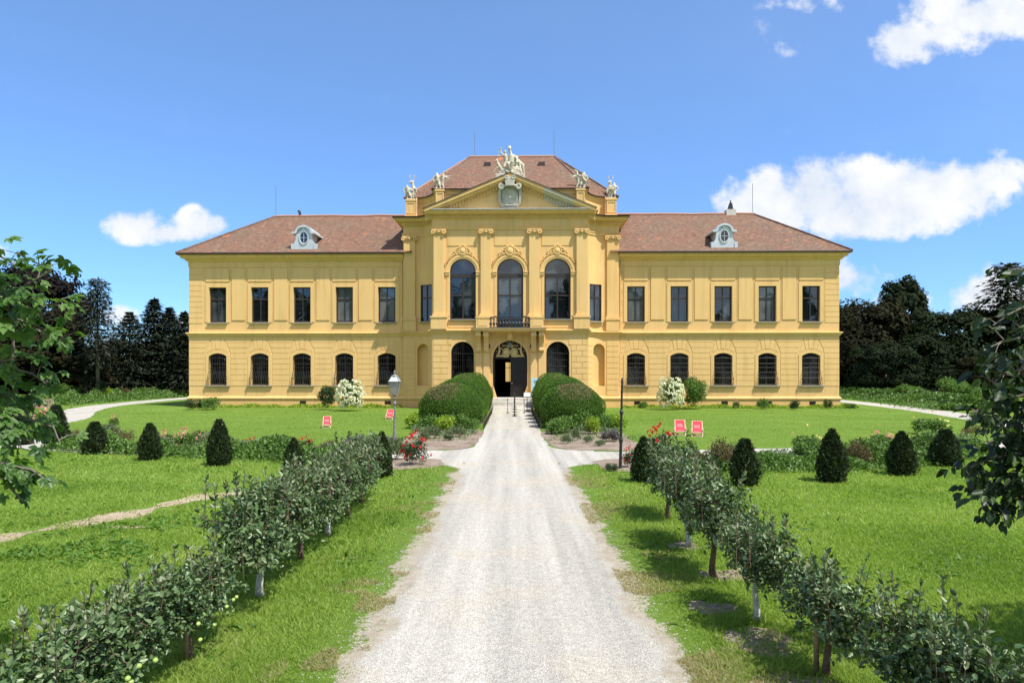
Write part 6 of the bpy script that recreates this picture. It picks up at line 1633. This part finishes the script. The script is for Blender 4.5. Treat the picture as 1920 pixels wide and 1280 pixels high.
# sandy trench across the left lawn and bare spots
sandline = [w2(-120, 1035), w2(0, 1008), w2(130, 985), w2(250, 962), w2(330, 942), w2(410, 928), w2(480, 922), w2(580, 903)]
tr, q = ribbon(sandline, lambda t: .30 + .17*math.sin(t*21) + .10*math.sin(t*47 + 1), 10)
sheet('sandy_strip', q, .007, 'sand')
bare = [(2.9, 9.3, .42, .35), (2.35, 8.0, .35, .3), (2.55, 7.0, .40, .5), (2.5, 5.9, .5, .4), (2.75, 10.9, .3, .3), (-8.4, 7.9, .5, .22), (8.7, 10.9, .30, .55), (-4.6, 16.8, .6, .5), (-6.9, 12.2, .5, .12)]
for i, (x, y, rx, ry) in enumerate(bare): blob(x, y, rx*.85, ry*.8, .006, 'sand' if x < 0 or x > 5 else 'soil', 'bare_soil', 20 + i, 28, .22)

# ---- grass
def in_path(x, y):
    h = np.where(y > 34, 1.36, np.where((y > 16) & (y < 21.5), HWD + .02*(y - 16), HWD))
    return np.abs(x) < h
def near_line(x, y, pts, w):
    dmin = np.full(len(x), 1e9)
    for a, b in zip(pts, pts[1:]):
        ax, ay, bx, by = a[0], a[1], b[0], b[1]; L2 = (bx-ax)**2 + (by-ay)**2 + 1e-9
        t = np.clip(((x-ax)*(bx-ax) + (y-ay)*(by-ay))/L2, 0, 1); dmin = np.minimum(dmin, (x-ax-t*(bx-ax))**2 + (y-ay-t*(by-ay))**2)
    return dmin < w*w
def nz(x, y, s): 
    return (np.sin(x*1.3*s + 1.7*np.sin(y*.9*s)) + np.sin(y*1.9*s + 1.3*np.sin(x*1.1*s + 2)) + .6*np.sin((x + y)*3.1*s + 2*np.sin((x - y)*1.7*s)))/2.6
def grass(n, d0, d1, k):
    u = rng.random(n); y = 1/(1/d0 + (1/d1 - 1/d0)*u)          # thins out with distance, like 1/d^2
    x = (rng.random(n)*2 - 1)*(.84*y + .8)
    ok = ~in_path(x, y)
    ax = np.abs(x)
    edge = (ax - HWD)/.62                                       # ragged, worn verge
    ok &= (edge > 1.2) | (rng.random(n) < np.clip((edge + .45*nz(x, y, 2.2) + .35*nz(x, y, 6.0) - .12)*1.3, .012, 1)**1.2)
    ok &= ~(near_line(x, y, [(p.x, p.y) for p in ringL], 1.22) & (y > 21.8)) & ~(near_line(x, y, [(p.x, p.y) for p in ringR], 1.18) & (y > 21.6))
    ok &= ~((ax < 2.9) & (y > 20.8 - 1.9*np.clip((2.9 - ax)/1.5, 0, 1)**2) & (y < 24.3 + 1.6*np.clip((2.9 - ax)/1.5, 0, 1)**2))
    sd = near_line(x, y, [(p.x, p.y) for p in tr], .36); ok &= ~sd | (rng.random(n) < np.clip(.16 + .9*(nz(x, y, 1.7) + .5*nz(x, y, 4.0) - .25), .06, 1))
    for bx, by, rx, ry in bare: ok &= ~(((x-bx)/rx)**2 + ((y-by)/ry)**2 < .8) | (rng.random(n) < .15)
    for bx, by, rx, ry in ((-2.95, 29.3, 1.75, 5.1), (3.2, 29.2, 2.0, 5.1), (-3.7, 20.8, 1.6, 1.45), (3.9, 20.5, 1.45, 1.4), (-3.2, 42.5, 1.8, 9.6), (3.2, 42.5, 1.8, 9.6)): ok &= ((x-bx)/rx)**2 + ((y-by)/ry)**2 > 1
    ok &= y < 54.5
    x, y = x[ok], y[ok]; n = len(x)
    vig = .62 + .30*nz(x, y, .9) + .20*nz(x, y, .28)
    rough_ = np.where(np.abs(np.abs(x) - 3.0) < 1.0, 1.25, 1.0)*np.where(y > 23, .32, 1.0)
    vergeh = np.clip((np.abs(x) - HWD)/1.1, .35, 1)
    h = (.021 + .035*vig)*(rng.uniform(.5, 1.4, n) + .8*(rng.random(n) < .05))*rough_*vergeh*(.75 + .025*y)
    wd = (.0028 + .0006*y)*rng.uniform(.7, 1.4, n)
    a = rng.random(n)*2*np.pi; lean = rng.uniform(.3, 1.5, n)
    b = rng.random(n)*2*np.pi
    p = np.stack([x, y, np.full(n, .0)], 1)
    sx = np.stack([np.cos(b), np.sin(b), np.zeros(n)], 1)*wd[:, None]
    tip = p + np.stack([np.cos(a)*lean*h, np.sin(a)*lean*h, h], 1)
    v = np.stack([p - sx, p + sx, tip], 1).reshape(-1, 3)
    q = np.arange(n*3).reshape(-1, 3)
    o = link('lawn_grass', np_mesh('lawn_grass', v, q, M['grass'], None, False, 3)); tag(o, 'lawn grass around the drive and flower beds', 'grass', None, 'stuff')
grass(GRASS_N, 4.6, 52, 0)
# dry straw in the worn verges
n = 90000
y = 1/(1/4.8 + (1/21 - 1/4.8)*rng.random(n)); x = np.where(rng.random(n) < .5, -1, 1)*(HWD + .05 + np.abs(rng.normal(size=n))*.75)
ok = (nz(x, y, .8) + .6*nz(x, y, 2.6) > .25); x, y = x[ok], y[ok]; n = len(x)
h = rng.uniform(.015, .05, n); wd = .002 + .0004*y; a = rng.random(n)*2*np.pi; b = rng.random(n)*2*np.pi; lean = rng.uniform(.6, 2.2, n)
p = np.stack([x, y, np.full(n, .004)], 1); sx_ = np.stack([np.cos(b), np.sin(b), np.zeros(n)], 1)*wd[:, None]
v = np.stack([p - sx_, p + sx_, p + np.stack([np.cos(a)*lean*h, np.sin(a)*lean*h, h], 1)], 1).reshape(-1, 3)
tag(link('dry_grass', np_mesh('dry_grass', v, np.arange(n*3).reshape(-1, 3), M['straw'], None, False, 3)), 'dry straw coloured grass in the worn verges of the drive', 'grass', None, 'stuff')

# broad weeds in the rough left lawn
n = 5200
wx = rng.normal(size=n)*2.4 - 7.0; wy = rng.normal(size=n)*1.5 + 10.5 + (wx + 7)*.5
n2_ = 16000
fy = 1/(1/5.0 + (1/21 - 1/5.0)*rng.random(n2_)); fx = (rng.random(n2_)*2 - 1)*(.84*fy + .8)
fk = (nz(fx, fy, 1.1) + .5*nz(fx, fy, 3.3) > .62) & (np.abs(fx) > 1.9); wx = np.concatenate([wx, fx[fk]]); wy = np.concatenate([wy, fy[fk]])
keep = ((nz(wx, wy, 1.4) > .05) | (np.arange(len(wx)) >= n)) & (np.abs(wx) > 1.9) & (np.abs(wx) < .85*wy + .8) & (wy > 5) & ~near_line(wx, wy, [(p.x, p.y) for p in tr], .36)
wx, wy = wx[keep], wy[keep]; n = len(wx)
ln = rng.uniform(.05, .12, n)
v, q = leaves(np.stack([wx, wy, rng.uniform(.01, .05, n)], 1), unit(rng.normal(size=(n, 3))*[1, 1, .35] + [0, 0, .35]), unit(rng.normal(size=(n, 3))*.4 + [0, 0, 1]), ln, ln*.5, 'six', .2)
tag(link('lawn_weeds', np_mesh('lawn_weeds', v, q, M['weed'])), 'broad leaved weeds growing in clumps through the lawns', 'weeds', None, 'stuff')
# scattered pebbles at the worn verges of the drive
n = 6500
py_ = 1/(1/5.2 + (1/26 - 1/5.2)*rng.random(n)); sgn_ = np.where(rng.random(n) < .5, -1, 1); px_ = np.where(rng.random(n) < .45, (rng.random(n)*2 - 1)*HWD, sgn_*(HWD + rng.normal(size=n)*.22 + .1))
pv, pq = [], []
s_ = rng.uniform(.003, .009, n)*(1 + .03*py_)
oc = np.array([(1,0,0),(0,1,0),(-1,0,0),(0,-1,0),(0,0,.7)])
v = (np.stack([px_, py_, np.full(n, .010)], 1)[:, None, :] + oc[None]*s_[:, None, None]*rng.uniform(.7, 1.3, (n, 5, 1))).reshape(-1, 3)
b_ = (np.arange(n)*5)[:, None]; q = np.concatenate([b_ + [[0, 1, 4]], b_ + [[1, 2, 4]], b_ + [[2, 3, 4]], b_ + [[3, 0, 4]]], 1).reshape(-1, 3)
M['pebble'] = simple('loose_pebbles', (.36, .34, .30), (.60, .57, .51), 60, .9, .1)
tag(link('loose_gravel', np_mesh('loose_gravel', v, q, M['pebble'], None, False, 3)), 'loose gravel scattered on the verges', 'gravel', None, 'stuff')
# low wire edging along the inner foot of the hedges
for s, lab in ((-1, 'low dark wire edging along the left hedge'), (1, 'low dark wire edging along the right hedge')):
    m = MB(); y = 33.4
    while y < 51:
        m.tube([(0, y - 42, 0), (0, y - 42 + .1, .26), (0, y - 42 + .35, .34), (0, y - 42 + .6, .26), (0, y - 42 + .7, 0)], .014, 4); y += .62
    tag(m.build('wire_edging', M['rust'], None, (s*1.40, 42, .0)), lab, 'edging')

# ================================================================== LIGHT, SKY, CAMERA
SUN = Vector((.45, -.355, 1.0)).normalized()
ld = bpy.data.lights.new('sun', 'SUN'); ld.energy = SUN_E; ld.angle = R(.55); ld.color = (1.0, .955, .88)
so = bpy.data.objects.new('sun', ld); COL.objects.link(so); so.rotation_euler = SUN.to_track_quat('Z', 'Y').to_euler()
wld = bpy.data.worlds.new('World'); scene.world = wld; wld.use_nodes = True
nt = wld.node_tree; bg = nt.nodes['Background']
sky = node(nt, 'ShaderNodeTexSky', sky_type='NISHITA'); sky.sun_disc = False
sky.sun_elevation = math.asin(SUN.z); sky.sun_rotation = math.atan2(SUN.x, SUN.y)
sky.altitude = 200; sky.air_density = 1.0; sky.dust_density = .25; sky.ozone_density = 2.2
bg.inputs['Strength'].default_value = SKY_S
tc = node(nt, 'ShaderNodeTexCoord'); sx = node(nt, 'ShaderNodeSeparateXYZ'); nt.links.new(tc.outputs['Generated'], sx.inputs[0])
def mth(op, a, b=None, c=None, clamp=False):
    n_ = node(nt, 'ShaderNodeMath', operation=op); n_.use_clamp = clamp
    for i, q_ in enumerate((a, b, c)):
        if q_ is None: continue
        if isinstance(q_, (int, float)): n_.inputs[i].default_value = q_
        else: nt.links.new(q_, n_.inputs[i])
    return n_.outputs[0]
yy_ = mth('MAXIMUM', sx.outputs['Y'], .05)
U = mth('DIVIDE', sx.outputs['X'], yy_); V_ = mth('DIVIDE', sx.outputs['Z'], yy_)
cb = node(nt, 'ShaderNodeCombineXYZ'); nt.links.new(U, cb.inputs[0]); nt.links.new(V_, cb.inputs[1])
def fbm(scale, detail, rough, off):
    mp = node(nt, 'ShaderNodeMapping'); mp.inputs['Location'].default_value = off; nt.links.new(cb.outputs[0], mp.inputs['Vector'])
    n_ = node(nt, 'ShaderNodeTexNoise'); n_.inputs['Scale'].default_value = scale; n_.inputs['Detail'].default_value = detail; n_.inputs['Roughness'].default_value = rough
    nt.links.new(mp.outputs[0], n_.inputs['Vector']); return n_.outputs['Fac']
n1 = fbm(9, 10, .60, (0, 0, 0)); n2 = fbm(26, 8, .6, (3, 1, 0)); n3 = fbm(5, 5, .55, (7, 2, 1))
# clouds: clusters of soft puffs at compass directions (azimuth, elevation) of the real sky
puffs = [(255, 424, 58, 32, 1.25), (308, 436, 84, 22, 1.15), (372, 424, 58, 28, 1.2), (360, 402, 26, 20, .75), (236, 367, 28, 18, .42),
         (1390, 392, 62, 46, 1.25), (1450, 376, 100, 62, 1.35), (1545, 366, 120, 70, 1.4), (1650, 370, 130, 72, 1.4), (1760, 354, 130, 56, 1.3), (1862, 332, 90, 34, 1.15), (1620, 408, 200, 38, 1.4), (1770, 398, 100, 34, 1.1), (1600, 318, 40, 18, .6), (1855, 284, 46, 14, .5),
         (1700, 74, 62, 52, 1.3), (1760, 60, 130, 46, 1.0), (1850, 24, 150, 52, 1.3), (1905, 5, 110, 50, 1.0), (1530, 2, 110, 26, .72), (1475, 88, 44, 24, .50), (1425, 50, 30, 22, .28), (1600, 40, 40, 24, .4), (1920, 226, 16, 14, .6), (1680, 8, 60, 22, .55),
         (1590, 520, 90, 42, 1.0), (1660, 545, 70, 28, .7), (1730, 565, 40, 24, .6), (1872, 556, 90, 56, 1.25), (1830, 582, 70, 30, .75), (1900, 520, 60, 26, .6),
         (222, 592, 46, 20, .9), (340, 600, 40, 16, .7), (-60, 470, 90, 40, .7), (2060, 380, 120, 60, .9), (2060, 120, 140, 60, .8), (700, -140, 160, 40, .6)]
dens = None
for px, py, rx, ry, w_ in puffs:
    du = mth('MULTIPLY', mth('SUBTRACT', U, (px - 960)/F), F/rx); dv = mth('MULTIPLY', mth('SUBTRACT', V_, (HZ - py)/F), F/ry)
    # flatter underside
    r2 = mth('ADD', mth('MULTIPLY', du, du), mth('MULTIPLY', dv, dv))
    f_ = mth('MULTIPLY', mth('SUBTRACT', 1.0, mth('MULTIPLY', r2, .5)), w_, clamp=False)
    f_ = mth('MAXIMUM', f_, 0.0)
    dens = f_ if dens is None else mth('SMOOTH_MAX', dens, f_, .25)
nn_ = mth('ADD', mth('MULTIPLY', mth('SUBTRACT', n1, .5), 2.3), mth('MULTIPLY', mth('SUBTRACT', n2, .5), 1.7))
cl_ = mth('MULTIPLY', mth('SUBTRACT', mth('ADD', dens, nn_), .40), 1.35, clamp=True)
gate = mth('MULTIPLY', mth('SUBTRACT', dens, .13), 3.4, clamp=True)
cl_ = mth('MULTIPLY', cl_, gate)
cl_ = mth('SMOOTHSTEP', cl_, 0, 1) if False else mth('MULTIPLY', mth('MULTIPLY', cl_, cl_), mth('SUBTRACT', 3.0, mth('MULTIPLY', cl_, 2.0)))
fr = mth('GREATER_THAN', sx.outputs['Y'], .06); cl_ = mth('MULTIPLY', cl_, fr)
# thin veil towards the right
veil = mth('MULTIPLY', mth('MULTIPLY', mth('ADD', U, .35, clamp=True), mth('SUBTRACT', n3, .30, clamp=True)), .12, clamp=True)
cl_ = mth('MAXIMUM', cl_, mth('MULTIPLY', veil, fr))
# cumulus added in unseen sky behind the viewer as white fill on facade shadows
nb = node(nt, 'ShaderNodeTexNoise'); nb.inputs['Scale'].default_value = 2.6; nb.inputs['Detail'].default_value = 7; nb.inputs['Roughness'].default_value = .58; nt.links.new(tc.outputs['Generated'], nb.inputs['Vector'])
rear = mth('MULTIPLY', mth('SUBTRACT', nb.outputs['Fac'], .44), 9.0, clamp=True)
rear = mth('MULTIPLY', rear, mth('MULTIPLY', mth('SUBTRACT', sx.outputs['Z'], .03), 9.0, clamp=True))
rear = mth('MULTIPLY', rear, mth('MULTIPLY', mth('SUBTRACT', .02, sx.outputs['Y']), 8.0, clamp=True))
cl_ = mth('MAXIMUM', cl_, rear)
shade = mth('ADD', .80, mth('MULTIPLY', n1, .42), clamp=False)
cc = node(nt, 'ShaderNodeMix', data_type='RGBA'); cc.inputs[6].default_value = (3.3, 3.7, 4.4, 1); cc.inputs[7].default_value = (4.75, 4.8, 4.85, 1)
mrc = node(nt, 'ShaderNodeMapRange'); mrc.inputs['From Min'].default_value = .34; mrc.inputs['From Max'].default_value = .62; nt.links.new(n1, mrc.inputs['Value'])
nt.links.new(mrc.outputs[0], cc.inputs['Factor'])
tint = node(nt, 'ShaderNodeMix', data_type='RGBA', blend_type='MULTIPLY'); tint.inputs['Factor'].default_value = 1; pass
zr = node(nt, 'ShaderNodeMapRange'); zr.inputs['From Min'].default_value = .10; zr.inputs['From Max'].default_value = .46; nt.links.new(sx.outputs['Z'], zr.inputs['Value'])
zt = node(nt, 'ShaderNodeMix', data_type='RGBA'); nt.links.new(zr.outputs[0], zt.inputs['Factor']); zt.inputs[6].default_value = (SKY_TINT[0]*.55, SKY_TINT[1]*.70, SKY_TINT[2]*.87, 1); zt.inputs[7].default_value = SKY_TINT
nt.links.new(zt.outputs[2], tint.inputs[7])
nt.links.new(sky.outputs[0], tint.inputs[6])
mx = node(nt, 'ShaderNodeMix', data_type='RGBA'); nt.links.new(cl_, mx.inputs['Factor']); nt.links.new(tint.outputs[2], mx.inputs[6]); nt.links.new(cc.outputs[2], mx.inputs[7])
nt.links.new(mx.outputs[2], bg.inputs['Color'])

cam = bpy.data.cameras.new('camera'); co = bpy.data.objects.new('camera', cam); COL.objects.link(co)
co.location = (0, 0, H); co.rotation_euler = (R(90), 0, 0)
cam.sensor_width = 36; cam.lens = 24.0; cam.shift_y = 60/1920; cam.clip_start = .1; cam.clip_end = 3000
scene.camera = co
vs_ = scene.view_settings; vs_.view_transform = 'Standard'; vs_.look = 'None'; vs_.exposure = EXPO; vs_.gamma = 1; vs_.use_curve_mapping = False
scene.cycles.max_bounces = 6; scene.cycles.diffuse_bounces = 3; scene.cycles.glossy_bounces = 3; scene.cycles.transmission_bounces = 4; scene.cycles.transparent_max_bounces = 6
scene.cycles.use_denoising = True; scene.cycles.caustics_reflective = False; scene.cycles.caustics_refractive = False
